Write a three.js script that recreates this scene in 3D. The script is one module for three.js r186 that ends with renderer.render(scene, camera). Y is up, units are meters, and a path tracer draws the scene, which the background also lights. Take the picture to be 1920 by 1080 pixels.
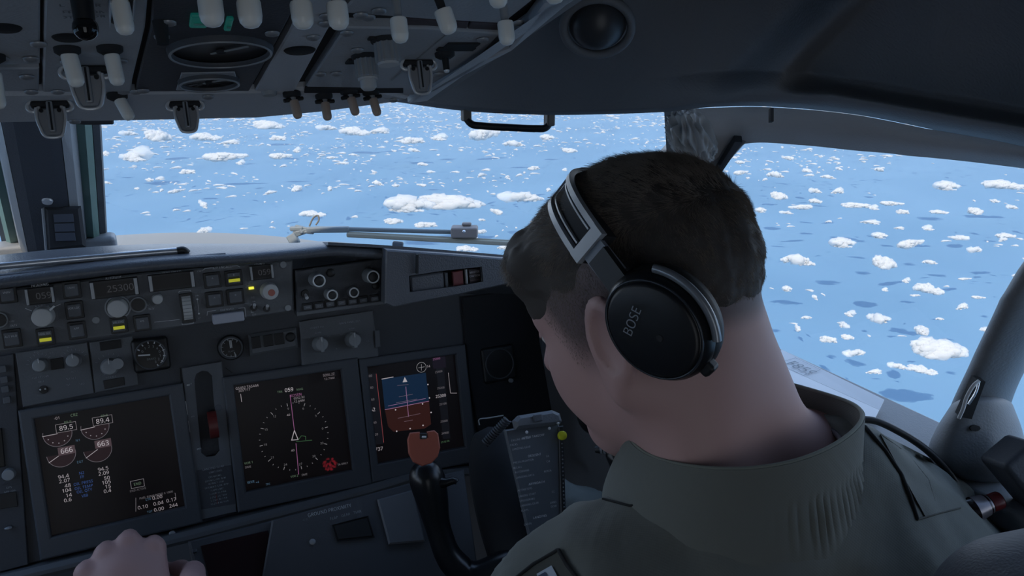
import * as THREE from 'three';
import { RoundedBoxGeometry } from 'three/addons/geometries/RoundedBoxGeometry.js';
import { mergeGeometries, mergeVertices, toCreasedNormals } from 'three/addons/utils/BufferGeometryUtils.js';
import { RectAreaLightUniformsLib } from 'three/addons/lights/RectAreaLightUniformsLib.js';
import { createNoise2D, createNoise3D } from 'simplex-noise';

// ---------------------------------------------------------------- camera, sky, sun, exposure
const R = (d) => d * Math.PI / 180;
const scene = new THREE.Scene();
const camera = new THREE.PerspectiveCamera(40, 16 / 9, 0.03, 400000);
camera.position.set(0.13, 1.35, 0);                     // observer standing between and behind the two pilots
camera.rotation.order = 'YXZ';
camera.rotation.set(R(-17), R(-25), 0);
camera.updateMatrixWorld(true);
const renderer = new THREE.WebGLRenderer({ antialias: true });
renderer.toneMapping = THREE.LinearToneMapping;
renderer.toneMappingExposure = 1.4;
renderer.shadowMap.enabled = true;

function rng(seed) { let s = seed >>> 0; return () => { s = (s + 0x6d2b79f5) | 0; let t = Math.imul(s ^ (s >>> 15), 1 | s); t = (t + Math.imul(t ^ (t >>> 7), 61 | t)) ^ t; return ((t ^ (t >>> 14)) >>> 0) / 4294967296; }; }
const rnd = rng(11), n2 = createNoise2D(rng(5)), n3 = createNoise3D(rng(7));
const V = (x, y, z) => new THREE.Vector3(x, y, z);
const clamp = (x, a, b) => Math.min(b, Math.max(a, x)), mix = (a, b, t) => a + (b - a) * t;
const smooth = (a, b, x) => { const t = clamp((x - a) / (b - a), 0, 1); return t * t * (3 - 2 * t); };

{ // clear sky above a marine layer: pale at the horizon, deeper blue overhead
  const w = 64, h = 128, d = new Float32Array(w * h * 4);
  for (let y = 0; y < h; y++) for (let x = 0; x < w; x++) {
    const el = Math.max(0, (y + 0.5) / h * 2 - 1), k = Math.pow(1 - el, 4.5);
    d.set([mix(0.34, 1.25, k), mix(0.55, 1.42, k), mix(0.95, 1.6, k), 1], (y * w + x) * 4);
  }
  const t = new THREE.DataTexture(d, w, h, THREE.RGBAFormat, THREE.FloatType);
  t.mapping = THREE.EquirectangularReflectionMapping; t.magFilter = t.minFilter = THREE.LinearFilter; t.needsUpdate = true;
  scene.background = t; scene.environment = t;
}
const sun = new THREE.DirectionalLight(0xfff2e0, 3.0);   // high behind the aircraft
sun.position.set(-8, 13, 9); sun.target.position.set(0, 0, -1);
sun.castShadow = true; sun.shadow.camera.left = sun.shadow.camera.bottom = -4; sun.shadow.camera.right = sun.shadow.camera.top = 4; sun.shadow.camera.far = 60; sun.shadow.mapSize.set(2048, 2048);
scene.add(sun, sun.target);
{ // unseen fill light added behind the observer to lift the dark interior
  RectAreaLightUniformsLib.init();
  const l = new THREE.RectAreaLight(0xe4ecf6, 0.42, 0.75, 1.5); l.position.set(0, 0.85, 1.17); l.lookAt(0, 0.85, -1); scene.add(l);
}
scene.fog = new THREE.FogExp2(0xc6dcf0, 5.5e-6);               // sea haze

// ---------------------------------------------------------------- measuring helpers
const CAMP = camera.position.clone(), FOC = 540 / Math.tan(R(20));
const cR = V(1, 0, 0).applyQuaternion(camera.quaternion), cU = V(0, 1, 0).applyQuaternion(camera.quaternion), cF = V(0, 0, -1).applyQuaternion(camera.quaternion);
const ray = (px, py) => cF.clone().addScaledVector(cR, (px - 960) / FOC).addScaledVector(cU, -(py - 540) / FOC);
const at = (px, py, depth) => CAMP.clone().addScaledVector(ray(px, py), depth);        // depth along the view axis
const onAxis = (px, py, axis, val) => { const r = ray(px, py); return CAMP.clone().addScaledVector(r, (val - CAMP[axis]) / r[axis]); };
const onPlane = (px, py, o, n) => { const r = ray(px, py); return CAMP.clone().addScaledVector(r, o.clone().sub(CAMP).dot(n) / r.dot(n)); };

// ---------------------------------------------------------------- naming and building helpers
const used = new Map();
function numbered(name) { const k = used.get(name) ?? 0; used.set(name, k + 1); return k ? name + '_' + String(k).padStart(3, '0') : name; }
function tag(o, label, category, group, kind) {
  if (label) o.userData.label = label; if (category) o.userData.category = category;
  if (group) o.userData.group = group; if (kind) o.userData.kind = kind; return o;
}
function shade(o) { o.castShadow = o.receiveShadow = true; return o; }
function boxUV(g) { // uv in metres from the dominant side of every face
  if (g.index) g = g.toNonIndexed();
  const p = g.attributes.position, n = g.attributes.normal, uv = new Float32Array(p.count * 2);
  for (let i = 0; i < p.count; i++) {
    const f = i - i % 3; let nx = 0, ny = 0, nz = 0;
    for (let k = f; k < f + 3; k++) { nx += n.getX(k); ny += n.getY(k); nz += n.getZ(k); }
    nx = Math.abs(nx); ny = Math.abs(ny); nz = Math.abs(nz);
    const x = p.getX(i), y = p.getY(i), z = p.getZ(i);
    if (nz >= nx && nz >= ny) { uv[2 * i] = x; uv[2 * i + 1] = y; } else if (ny >= nx) { uv[2 * i] = x; uv[2 * i + 1] = z; } else { uv[2 * i] = z; uv[2 * i + 1] = y; }
  }
  g.setAttribute('uv', new THREE.BufferAttribute(uv, 2)); return g;
}
function join(gs) {
  gs = gs.map((g) => { g = g.index ? g.toNonIndexed() : g; for (const k of Object.keys(g.attributes)) if (!['position', 'normal', 'uv'].includes(k)) g.deleteAttribute(k); if (!g.attributes.uv) g.setAttribute('uv', new THREE.BufferAttribute(new Float32Array(g.attributes.position.count * 2), 2)); return g; });
  return gs.length > 1 ? mergeGeometries(gs) : gs[0];
}
function part(name, geo, mat, parent) {
  let g = Array.isArray(geo) ? join(geo) : geo;
  if (mat.userData.metres) g = boxUV(g);
  const m = shade(new THREE.Mesh(g, mat)); m.name = name; parent.add(m); return m;
}
function solo(name, geo, mat, label, category, group) { const m = part('x', geo, mat, scene); m.name = numbered(name); return tag(m, label, category, group); }
function struct(name, geo, mat, label) { const m = part('x', geo, mat, scene); m.name = numbered(name); return tag(m, label, null, null, 'structure'); }
function thing(name, label, category, pos, group) { const o = new THREE.Group(); o.name = numbered(name); if (pos) o.position.copy(pos); scene.add(o); return tag(o, label, category, group); }
function sub(name, parent, pos) { const o = new THREE.Group(); o.name = name; if (pos) o.position.copy(pos); parent.add(o); return o; }

const rb = (w, h, d, r = 0.002, s = 1) => new RoundedBoxGeometry(w, h, d, s, Math.min(r, w / 2.01, h / 2.01, d / 2.01));
const cylZ = (r0, r1, h, s = 20) => new THREE.CylinderGeometry(r1, r0, h, s).rotateX(Math.PI / 2).translate(0, 0, h / 2);   // from z = 0 (r0) to z = h (r1)
const latZ = (pts, s = 24) => new THREE.LatheGeometry(pts.map(([r, z]) => new THREE.Vector2(Math.max(r, 1e-5), z)), s).rotateX(Math.PI / 2);   // profile (r, z), z towards the viewer of a face
const T = (g, x, y, z) => g.translate(x, y, z);
function extr(pts, depth, bevel = 0, seg = 1) { // outline in x, y, from z = 0 to z = depth
  const s = new THREE.Shape(pts.map(([x, y]) => new THREE.Vector2(x, y)));
  return new THREE.ExtrudeGeometry(s, { depth: depth - 2 * bevel, bevelEnabled: bevel > 0, bevelThickness: bevel, bevelSize: bevel, bevelOffset: -bevel, bevelSegments: seg, curveSegments: 8 }).translate(0, 0, bevel);
}
function slab(pts, th) { // thick polygon in space (points counter-clockwise seen from the inside face); grows away from that face
  const n = V(0, 0, 0), m = pts.length;
  for (let i = 0; i < m; i++) n.add(pts[i].clone().sub(pts[0]).cross(pts[(i + 1) % m].clone().sub(pts[0])));
  n.normalize();
  const a = pts, b = pts.map((p) => p.clone().addScaledVector(n, -th)), v = [];
  const tri = (p, q, r) => v.push(...p.toArray(), ...q.toArray(), ...r.toArray());
  for (let i = 1; i < m - 1; i++) { tri(a[0], a[i], a[i + 1]); tri(b[0], b[i + 1], b[i]); }
  for (let i = 0; i < m; i++) { const j = (i + 1) % m; tri(a[i], b[i], b[j]); tri(a[i], b[j], a[j]); }
  const g = new THREE.BufferGeometry(); g.setAttribute('position', new THREE.Float32BufferAttribute(v, 3)); g.computeVertexNormals(); return g;
}
const mirrorX = (pts) => pts.map((p) => V(-p.x, p.y, p.z)).reverse();
function tube(pts, r, seg = 32, rs = 10, closed = false) { return new THREE.TubeGeometry(new THREE.CatmullRomCurve3(pts, closed, 'centripetal'), seg, r, rs, closed); }
function capsuleTube(pts, r, seg = 32, rs = 10) { // tube with rounded ends
  return [tube(pts, r, seg, rs), new THREE.SphereGeometry(r, rs, 6).translate(...pts[0].toArray()), new THREE.SphereGeometry(r, rs, 6).translate(...pts[pts.length - 1].toArray())];
}
function grid(fn, nu, nv, flip) { // surface from fn(u, v)
  const p = [], uv = [], ix = [];
  for (let j = 0; j <= nv; j++) for (let i = 0; i <= nu; i++) { const q = fn(i / nu, j / nv); p.push(q.x, q.y, q.z); uv.push(i / nu, j / nv); }
  for (let j = 0; j < nv; j++) for (let i = 0; i < nu; i++) { const a = j * (nu + 1) + i, b = a + 1, c = a + nu + 1, d = c + 1; flip ? ix.push(a, c, b, b, c, d) : ix.push(a, b, c, b, d, c); }
  const g = new THREE.BufferGeometry(); g.setAttribute('position', new THREE.Float32BufferAttribute(p, 3)); g.setAttribute('uv', new THREE.Float32BufferAttribute(uv, 2)); g.setIndex(ix); g.computeVertexNormals(); return g;
}
function shellGrid(fn, nu, nv, th, flip) { // the same with a back and closed rims, th metres away from the face
  const f = grid(fn, nu, nv, flip), n = f.attributes.normal, P = f.attributes.position, W = nu + 1;
  const b = grid((u, v) => { const i = Math.round(v * nv) * W + Math.round(u * nu); return V(P.getX(i) - n.getX(i) * th, P.getY(i) - n.getY(i) * th, P.getZ(i) - n.getZ(i) * th); }, nu, nv, !flip), B = b.attributes.position;
  const rim = [], get = (A, i) => V(A.getX(i), A.getY(i), A.getZ(i)), loop = [];
  for (let i = 0; i < nu; i++) loop.push(i); for (let j = 0; j < nv; j++) loop.push(j * W + nu); for (let i = nu; i > 0; i--) loop.push(nv * W + i); for (let j = nv; j > 0; j--) loop.push(j * W);
  loop.forEach((i, k) => { const j = loop[(k + 1) % loop.length]; const q = [get(P, i), get(P, j), get(B, j), get(P, i), get(B, j), get(B, i)]; (flip ? q : q.reverse()).forEach((w) => rim.push(w.x, w.y, w.z)); });
  const g = new THREE.BufferGeometry(); g.setAttribute('position', new THREE.Float32BufferAttribute(rim, 3)); g.computeVertexNormals();
  return join([f, b, g]);
}

// ---------------------------------------------------------------- materials
function noiseTex(size, fn, srgb, repeat) {
  const d = new Uint8Array(size * size * 4);
  for (let y = 0; y < size; y++) for (let x = 0; x < size; x++) { const c = fn(x / size, y / size); const a = Array.isArray(c) ? c : [c, c, c]; d.set([a[0] * 255, a[1] * 255, a[2] * 255, 255].map((q) => clamp(Math.round(q), 0, 255)), (y * size + x) * 4); }
  const t = new THREE.DataTexture(d, size, size, THREE.RGBAFormat); t.wrapS = t.wrapT = THREE.RepeatWrapping; t.magFilter = THREE.LinearFilter; t.minFilter = THREE.LinearMipmapLinearFilter; t.generateMipmaps = true;
  if (srgb) t.colorSpace = THREE.SRGBColorSpace; t.repeat.set(repeat, repeat); t.needsUpdate = true; return t;
}
const per = (u, v, f, k = 0) => { const a = u * 2 * Math.PI, b = v * 2 * Math.PI, r = f / (2 * Math.PI); return n3(Math.cos(a) * r + k, Math.sin(a) * r + Math.cos(b) * r, Math.sin(b) * r + k * 1.7); };
const pebble = noiseTex(256, (u, v) => 0.5 + 0.3 * per(u, v, 40) + 0.2 * per(u, v, 90, 4), false, 9);         // moulded plastic grain
const weave = noiseTex(256, (u, v) => 0.5 + 0.18 * Math.sin(u * 2 * Math.PI * 64) * Math.sin(v * 2 * Math.PI * 64) + 0.25 * per(u, v, 12, 2), false, 6);
function std(hex, rough = 0.6, o = {}) {
  const { grain, metal = 0, ...rest } = o;
  const m = new THREE.MeshStandardMaterial({ color: hex, roughness: rough, metalness: metal, ...rest });
  if (grain) { m.bumpMap = grain === 'cloth' ? weave : pebble; m.bumpScale = grain === 'cloth' ? 0.0006 : grain; m.userData.metres = true; }
  return m;
}
const M = {
  liner: std(0x6f7379, 0.6, { grain: 0.0003 }), trim: std(0x7e8286, 0.5, { grain: 0.0002 }), shell: std(0x84868a, 0.8), floor: std(0x55565a, 0.9),
  panel: std(0x666a6f, 0.55, { grain: 0.0002 }), panelDark: std(0x484b51, 0.6, { grain: 0.0002 }), bezel: std(0x52565c, 0.5, { grain: 0.0002 }), black: std(0x1d1f22, 0.45), matte: std(0x26282c, 0.8),
  over: std(0xa6abb1, 0.5, { grain: 0.00025 }), overLight: std(0xbcc1c8, 0.5, { grain: 0.00025 }), recess: std(0x1d1f22, 0.7),
  glare: std(0x5c6067, 0.36, { grain: 0.0004 }), knob: std(0xbcbfc0, 0.5), knobDark: std(0x92979b, 0.5), cap: std(0xf4f5f0, 0.32), tan: std(0xb8a698, 0.45), metal: std(0xd8dbde, 0.28, { metal: 0.3 }), steel: std(0x9a9ea3, 0.38, { metal: 0.25 }),
  chrome: std(0xe0e2e6, 0.12, { metal: 1 }), seal: std(0x5c7a72, 0.5), white: std(0xd8dbdd, 0.6), paper: std(0xf2f4f6, 0.85), glassy: std(0x0a0b0d, 0.35), red: std(0xc03a32, 0.4), orange: std(0xa85a48, 0.45), yellow: std(0xe8ea30, 0.5),
  button: std(0x50545a, 0.5), buttonFace: std(0x60646a, 0.55), window: new THREE.MeshPhysicalMaterial({ color: 0xffffff, roughness: 0, transmission: 1, thickness: 0, ior: 1.2 }),
};
function lettering(w, h, ppm, draw, o = {}) { // canvas print, w x h metres
  const k = Math.min(ppm, 1400 / Math.max(w, h)), c = document.createElement('canvas'); c.width = Math.max(8, Math.round(w * k)); c.height = Math.max(8, Math.round(h * k));
  const g = c.getContext('2d'); g.scale(c.width / w, c.height / h); g.translate(w / 2, h / 2); g.scale(1, -1); draw(g); // metres, y up, origin in the middle
  const t = new THREE.CanvasTexture(c); t.colorSpace = THREE.SRGBColorSpace; t.magFilter = THREE.LinearFilter; return t;
}
function word(g, s, x, y, size, col = '#c8ccd0', align = 'center', rot = 0) { g.save(); g.translate(x, y); g.rotate(rot); g.scale(size / 20, -size / 20); g.font = '20px sans-serif'; g.fillStyle = col; g.textAlign = align; g.textBaseline = 'middle'; g.fillText(s, 0, 0); g.restore(); }
function line(g, pts, w, col) { g.strokeStyle = col; g.lineWidth = w; g.beginPath(); pts.forEach(([x, y], i) => i ? g.lineTo(x, y) : g.moveTo(x, y)); g.stroke(); }
function printMat(tex, rough = 0.6) { return new THREE.MeshStandardMaterial({ map: tex, transparent: true, roughness: rough, polygonOffset: true }); }
function screenMat(tex, gain = 1) { return new THREE.MeshStandardMaterial({ color: 0x050507, roughness: 0.45, emissive: 0xffffff, emissiveMap: tex, emissiveIntensity: gain }); }

// a flat face in the cockpit with its own axes: x along it, y up it, z out towards the crew
class Face {
  constructor(o, pitch, yaw = 0) { // pitch: how far the top leans forward
    this.o = o; this.q = new THREE.Quaternion().setFromEuler(new THREE.Euler(-pitch, yaw, 0, 'YXZ'));
    this.x = V(1, 0, 0).applyQuaternion(this.q); this.y = V(0, 1, 0).applyQuaternion(this.q); this.n = V(0, 0, 1).applyQuaternion(this.q);
  }
  uv(px, py) { const p = onPlane(px, py, this.o, this.n).sub(this.o); return [p.dot(this.x), p.dot(this.y)]; }
  scale(px, py) { const a = this.uv(px - 2, py), b = this.uv(px + 2, py), c = this.uv(px, py - 2), d = this.uv(px, py + 2); return [Math.abs(b[0] - a[0]) / 4, Math.abs(c[1] - d[1]) / 4]; }
  at(u, v, w = 0) { return this.o.clone().addScaledVector(this.x, u).addScaledVector(this.y, v).addScaledVector(this.n, w); }
}
class Board { // a thing that lies in a face; pieces are placed by where they sit on it
  constructor(face, name, label, category, px, py, group) { this.f = face; const [u, v] = face.uv(px, py); this.u = u; this.v = v; this.g = thing(name, label, category, face.at(u, v), group); this.g.quaternion.copy(face.q); }
  xy(px, py) { const [u, v] = this.f.uv(px, py); return [u - this.u, v - this.v]; }
  box(name, px, py, w, h, z0, z1, mat, r = 0.0015, parent = this.g) { const [x, y] = this.xy(px, py), [sx, sy] = this.f.scale(px, py); return part(name, T(rb(w * sx, h * sy, z1 - z0, r), x, y, (z0 + z1) / 2), mat, parent); }
  quad(pts) { return pts.map(([a, b]) => this.xy(a, b)); }
  plate(name, pts, z0, z1, mat, bevel = 0.001, parent = this.g) { return part(name, T(extr(this.quad(pts), z1 - z0, bevel), 0, 0, z0), mat, parent); }
  put(name, px, py, z, geo, mat, parent = this.g) { const [x, y] = this.xy(px, py); const m = part(name, geo, mat, parent); m.position.set(x, y, z); return m; }
  grp(name, px, py, z) { const [x, y] = this.xy(px, py); return sub(name, this.g, V(x, y, z)); }
  r(px, py, rpx) { const [sx, sy] = this.f.scale(px, py); return rpx * (sx + sy) / 2; }
  print(name, x0, y0, x1, y1, z, ppm, draw, parent = this.g) { // rectangle in face metres that covers these two corners
    const a = this.xy(x0, y0), b = this.xy(x1, y1), w = Math.abs(b[0] - a[0]), h = Math.abs(b[1] - a[1]), cx = (a[0] + b[0]) / 2, cy = (a[1] + b[1]) / 2;
    const t = lettering(w, h, ppm, (g) => { g.translate(-cx, -cy); draw(g, (px, py) => this.xy(px, py)); });
    const m = new THREE.Mesh(new THREE.PlaneGeometry(w, h), printMat(t)); m.position.set(cx, cy, z); m.name = name; m.receiveShadow = true; parent.add(m); return m;
  }
}
// ---------------------------------------------------------------- outside: sea, clouds, nose of the aircraft, wiper
const ALT = 4000, UPW = V(0, Math.cos(R(1)), -Math.sin(R(1)));       // cruising height above the sea; nose one degree up
{
  const g = new THREE.CircleGeometry(160000, 96); g.rotateX(-Math.PI / 2 - R(1));
  const tex = noiseTex(512, (u, v) => { const k = 0.5 + 0.32 * per(u, v, 14) + 0.2 * per(u, v, 37, 3); return [mix(0.34, 0.405, k), mix(0.495, 0.55, k), mix(0.60, 0.645, k)]; }, true, 3);
  const sea = struct('sea', g, new THREE.MeshStandardMaterial({ map: tex, roughness: 0.75 }), 'blue open sea far below, paler towards the horizon');
  sea.position.copy(UPW).multiplyScalar(-ALT);
}
const cloudMat = new THREE.MeshStandardMaterial({ color: 0xdededb, roughness: 1, transparent: true, opacity: 0.45 });
const cloudGeos = [];
for (let k = 0; k < 9; k++) { // heaped puffs, one metre across, flat-bottomed
  const r = rng(300 + k), gs = [], at0 = [], N = 130 + (k % 3) * 40, el = 0.35 + 0.45 * r();
  for (let j = 0; j < N; j++) {
    // every puff grows out of an earlier one, smaller and lower towards the rim
    const from = j ? at0[Math.floor((k % 2 ? Math.pow(r(), 1.3) : Math.pow(r(), 0.45)) * at0.length)] : null, rad = j ? Math.max(0.014, from.rad * (0.6 + 0.4 * r())) : 0.085, a = r() * 6.283, o = j ? (from.rad + rad) * 0.62 : 0;
    const x = j ? from.x + Math.cos(a) * o * 1.15 : 0, z = j ? from.z + Math.sin(a) * o * el : 0, y = j ? Math.max(rad * 0.3, from.y * 0.8 + (r() - 0.35) * from.rad * 0.9) : 0.08; at0.push({ x, y, z, rad });
    const s = new THREE.IcosahedronGeometry(1, 1), P = s.attributes.position;
    for (let i = 0; i < P.count; i++) { const p = V(P.getX(i), P.getY(i), P.getZ(i)); const q = 1 + 0.32 * n3(p.x * 1.6 + j * 3.1, p.y * 1.6 + k * 5.7, p.z * 1.6) + 0.16 * n3(p.x * 4 + j, p.y * 4, p.z * 4 + k); P.setXYZ(i, p.x * q * rad * 1.25 + x, Math.max(-0.02, p.y * q * rad * 0.85 + y), p.z * q * rad + z); }
    gs.push(mergeVertices(s.deleteAttribute('normal') && s.deleteAttribute('uv') && s));
  }
  const g = mergeGeometries(gs); g.computeVertexNormals(); cloudGeos.push(g);
}
const tilt = new THREE.Quaternion().setFromUnitVectors(V(0, 1, 0), UPW), layer = UPW.clone().multiplyScalar(-(ALT - 900));
const cloudQ = (a) => tilt.clone().multiply(new THREE.Quaternion().setFromAxisAngle(V(0, 1, 0), a));
let cloudCount = 0;
function cloud(p, size, wide, tall, turn, label, group) {
  const m = new THREE.Mesh(cloudGeos[cloudCount++ % cloudGeos.length], cloudMat); m.name = numbered('cumulus_cloud'); shade(m);
  m.position.copy(p); m.quaternion.copy(cloudQ(turn)); m.scale.set(size * wide, size * tall, size); scene.add(m); tag(m, label, 'cloud', group);
}
const small = (p) => { const d = p.clone().sub(CAMP), x = d.dot(cR) / d.dot(cF); return d.dot(cF) > 0 && x > 0.27 ? ['small white cumulus cloud over the sea in the right side window', 'small clouds in the side window'] : ['small white cumulus cloud scattered over the sea beyond the windshield', 'small clouds beyond the windshield']; };
// clouds that the photograph shows one by one: where they float on the cloud layer, width in picture units, height factor
const seen = [
  ['long bright bank of cumulus beyond the wiper, its thick left end', 745, 396, 130, 1.5], ['long bright bank of cumulus beyond the wiper, its middle', 850, 388, 110, 1.2], ['long bright bank of cumulus beyond the wiper, its right end', 950, 380, 110, 1.3],
  ['heaped white cloud low beside the wiper hinge', 580, 405, 52, 1.3], ['single small cloud tuft between wiper hinge and cloud bank', 668, 408, 22, 1.4], ['white cloud low just above the wiper blade', 795, 425, 52, 1.1],
  ['broad bright cloud field nearest the windshield centre post', 270, 300, 150, 1.1], ['bright cloud heap right of the broad field near the post', 410, 302, 95, 1],
  ['large bright heaped cloud in the side window nearest the back of the head', 1490, 497, 95, 1.5], ['second heaped cloud in the side window, up and right of the brightest one', 1565, 462, 95, 1.2],
  ['long white cloud streak low in the side window above the grey post foot', 1765, 665, 140, 1.2], ['white cloud streak low in the side window above the white card', 1590, 670, 95, 1], ['white cloud high at the right end of the side window', 1868, 352, 80, 1.2],
];
for (const [label, x, y, w, tall] of seen) { const p = onPlane(x, y, layer, UPW), d = p.clone().sub(CAMP).dot(cF); cloud(p, w * d / FOC, tall > 1.15 && y > 375 && x > 700 && x < 1000 ? 1.9 : 1.35, tall, rnd() * 0.8 - 0.4 - R(25), label); }
{
  const list = [[200, 292, 40], [350, 325, 40], [455, 308, 40], [520, 298, 46], [200, 345, 22], [280, 340, 30], [300, 262, 70], [230, 255, 60], [380, 262, 60], [440, 270, 50], [520, 262, 40], [560, 285, 40], [620, 298, 24], [662, 292, 26], [700, 325, 22], [505, 240, 60], [600, 245, 70], [660, 252, 60], [720, 250, 60], [770, 268, 60], [830, 262, 70], [900, 262, 70], [960, 275, 60], [1020, 262, 50], [1070, 285, 40], [770, 285, 40], [790, 310, 24], [915, 320, 26], [1000, 318, 26], [1060, 320, 24], [455, 430, 16], [510, 428, 16], [540, 425, 12], [740, 418, 40], [900, 415, 24], [870, 470, 50], [950, 468, 40], [10, 330, 44], [5, 250, 30],
    [1385, 328, 30], [1450, 333, 60], [1420, 398, 40], [1462, 372, 50], [1520, 362, 44], [1525, 380, 30], [1575, 362, 44], [1600, 388, 50], [1640, 392, 44], [1665, 385, 44], [1550, 335, 40], [1760, 355, 80], [1830, 400, 50], [1890, 392, 40], [1755, 400, 34], [1640, 420, 50], [1690, 400, 30], [1740, 430, 50], [1700, 465, 60], [1740, 495, 50], [1640, 445, 60], [1660, 500, 70], [1820, 475, 60], [1880, 445, 40], [1690, 430, 30], [1715, 555, 20], [1660, 545, 26], [1805, 525, 24], [1510, 598, 34], [1470, 545, 40], [1590, 635, 26], [1670, 690, 60], [1720, 695, 60], [1645, 700, 40], [1550, 640, 40], [1850, 620, 40], [1830, 560, 26], [1760, 600, 30], [1900, 520, 30]];
  for (const [x, y, w] of list) { const p = onPlane(x, y, layer, UPW), d = p.clone().sub(CAMP).dot(cF); cloud(p, w * 1.3 * d / FOC, 0.9 + 0.4 * rnd(), 0.8 + 0.5 * rnd(), rnd() * 1.2 - 0.6 - R(25), ...small(p)); }
  const spots = [], ux = V(1, 0, 0), uz = UPW.clone().cross(ux);
  const taken = []; scene.traverse((o) => { if (o.name.startsWith('cumulus')) taken.push([o.position, o.scale.x]); });
  for (let i = 0; i < 36000; i++) {
    const az = R(-75 + 185 * rnd()), d = 6000 + 72000 * rnd(), x = d * Math.sin(az), z = d * Math.cos(az), k = 0.7 * n2(x / 8000, z / 5200) + 0.6 * n2(x / 2300 + 9, z / 1700);
    if (k < (d < 14000 ? 0.6 : d < 20000 ? 0.42 : d < 30000 ? 0.05 : d < 42000 ? -0.22 : -0.25)) continue;
    const p = layer.clone().addScaledVector(ux, x).addScaledVector(uz, z * (uz.z < 0 ? 1 : -1)), s = (150 + 560 * Math.pow(rnd(), 2.2)) * (d > 42000 ? 1.25 : 1);
    if (d < 45000) { if (taken.some(([q, r]) => q.distanceTo(p) < (r + s) * 0.3)) continue; taken.push([p, s]); }
    spots.push([d / s, p, s]);
  }
  spots.sort((a, b) => a[0] - b[0]);
  const many = new THREE.InstancedMesh(cloudGeos[4], cloudMat, Math.max(1, spots.length - 190)), m4 = new THREE.Matrix4();
  spots.forEach(([, p, s], i) => {
    if (i < 190) return cloud(p, s, 0.8 + 0.7 * rnd(), 0.7 + 0.5 * rnd(), rnd() * 6.28, ...small(p));
    many.setMatrixAt(i - 190, m4.compose(p, cloudQ(rnd() * 6.28), V(s * (0.8 + 0.7 * rnd()), s * 0.7, s)));
  });
  many.name = 'distant_clouds'; shade(many); scene.add(many); tag(many, 'distant fleecy cloud field running out towards the horizon', 'clouds', null, 'stuff');
}
{ // nose of the aircraft ahead of the windshield
  const g = shellGrid((u, v) => { const a = mix(-1.25, 1.25, u), b = v * 1.45, c = Math.cos(b); return V(1.1 * Math.sin(a) * c, 0.512 + 0.40 * Math.cos(a) * c, -1.70 - 1.3 * Math.sin(b)); }, 48, 30, 0.01, false);
  solo('aircraft_nose', g, std(0x76736c, 0.5), 'cream painted nose of the aircraft curving away below the windshield', 'aircraft nose');
}
{ // wiper lying along the foot of the right windshield pane, outside
  const d = 1.62, P = (x, y, k = d) => at(x, y, k), t = thing('windshield_wiper', 'pale metal windshield wiper lying along the foot of the right windshield', 'wiper', P(565, 440));
  const o = t.position, L = (p) => p.clone().sub(o), c = std(0x788082, 0.6), c2 = std(0xa29d8c, 0.6), k = d / FOC;
  const along = (x0, y0, x1, y1, w, h, geoR = 0.003) => { const a = L(P(x0, y0)), b = L(P(x1, y1)), len = a.distanceTo(b), g = rb(len, h * k, w * k, geoR); g.applyMatrix4(new THREE.Matrix4().makeRotationFromQuaternion(new THREE.Quaternion().setFromUnitVectors(V(1, 0, 0), b.clone().sub(a).normalize()))); return g.translate(...a.add(b).multiplyScalar(0.5).toArray()); };
  part('wiper_arm', [along(590, 428, 850, 435, 8, 8), along(575, 431, 655, 430, 12, 11)], c, t);
  part('wiper_blade', [along(650, 440, 985, 458, 10, 9), along(652, 436, 985, 453, 4, 4)], c2, t);
  const bk = part('pivot_block', [along(846, 434, 896, 434, 30, 20, 0.004), along(848, 426, 893, 427, 24, 5), along(866, 420, 884, 420, 12, 6)], std(0x8f847e, 0.6), t); part('rivet', new THREE.SphereGeometry(3 * k, 10, 8).translate(...L(P(870, 434, d - 0.03)).toArray()), M.chrome, bk);
  const r = rng(77), hg = []; for (let i = 0; i < 9; i++) hg.push(along(540 + r() * 30, 425 + r() * 18, 560 + r() * 42, 428 + r() * 14, 5 + 9 * r(), 5 + 7 * r()));
  hg.push(along(545, 440, 555, 458, 14, 18)); part('hinge', hg, c, t);
  part('spring_hook', tube([L(P(580, 424)), L(P(588, 408)), L(P(596, 404)), L(P(598, 412)), L(P(592, 422))], 1.6 * k, 24, 6), std(0x6a655a, 0.5), t);
  part('bracket', [along(736, 458, 756, 460, 12, 12)], std(0x4a5058, 0.5), t);
}

// ---------------------------------------------------------------- cockpit shell
const SILL = 0.94, A0 = V(0, SILL, -1.66), B0 = V(0.89, SILL, -1.38), TC = V(0, 1.36, -1.12), TO = V(0.72, 1.35, -0.85), B2 = V(0.885, SILL, 1.2);
struct('floor', rb(2.4, 0.1, 3.4, 0.01).translate(0, -0.05, -0.35), M.floor, 'dark cockpit floor');
struct('wall_back', rb(2.3, 1.8, 0.1, 0.01).translate(0, 0.85, 1.25), M.shell, 'grey cockpit rear wall');
struct('added_glow_panel_1', rb(0.75, 1.5, 0.01, 0.003).translate(0, 0.85, 1.195), new THREE.MeshStandardMaterial({ color: 0xe8e2d8, emissive: 0xe4ecf6, emissiveIntensity: 0.15 }), 'unseen glowing panel added behind the observer to go with the fill light');  // glowing panel added out of view, same size as the fill light
struct('ceiling', slab([V(-0.99, 1.62, 1.25), V(0.99, 1.62, 1.25), V(0.99, 1.62, -0.9), V(0, 1.62, -1.08), V(-0.99, 1.62, -0.9)].reverse(), 0.05), M.shell, 'grey cockpit ceiling');
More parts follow.
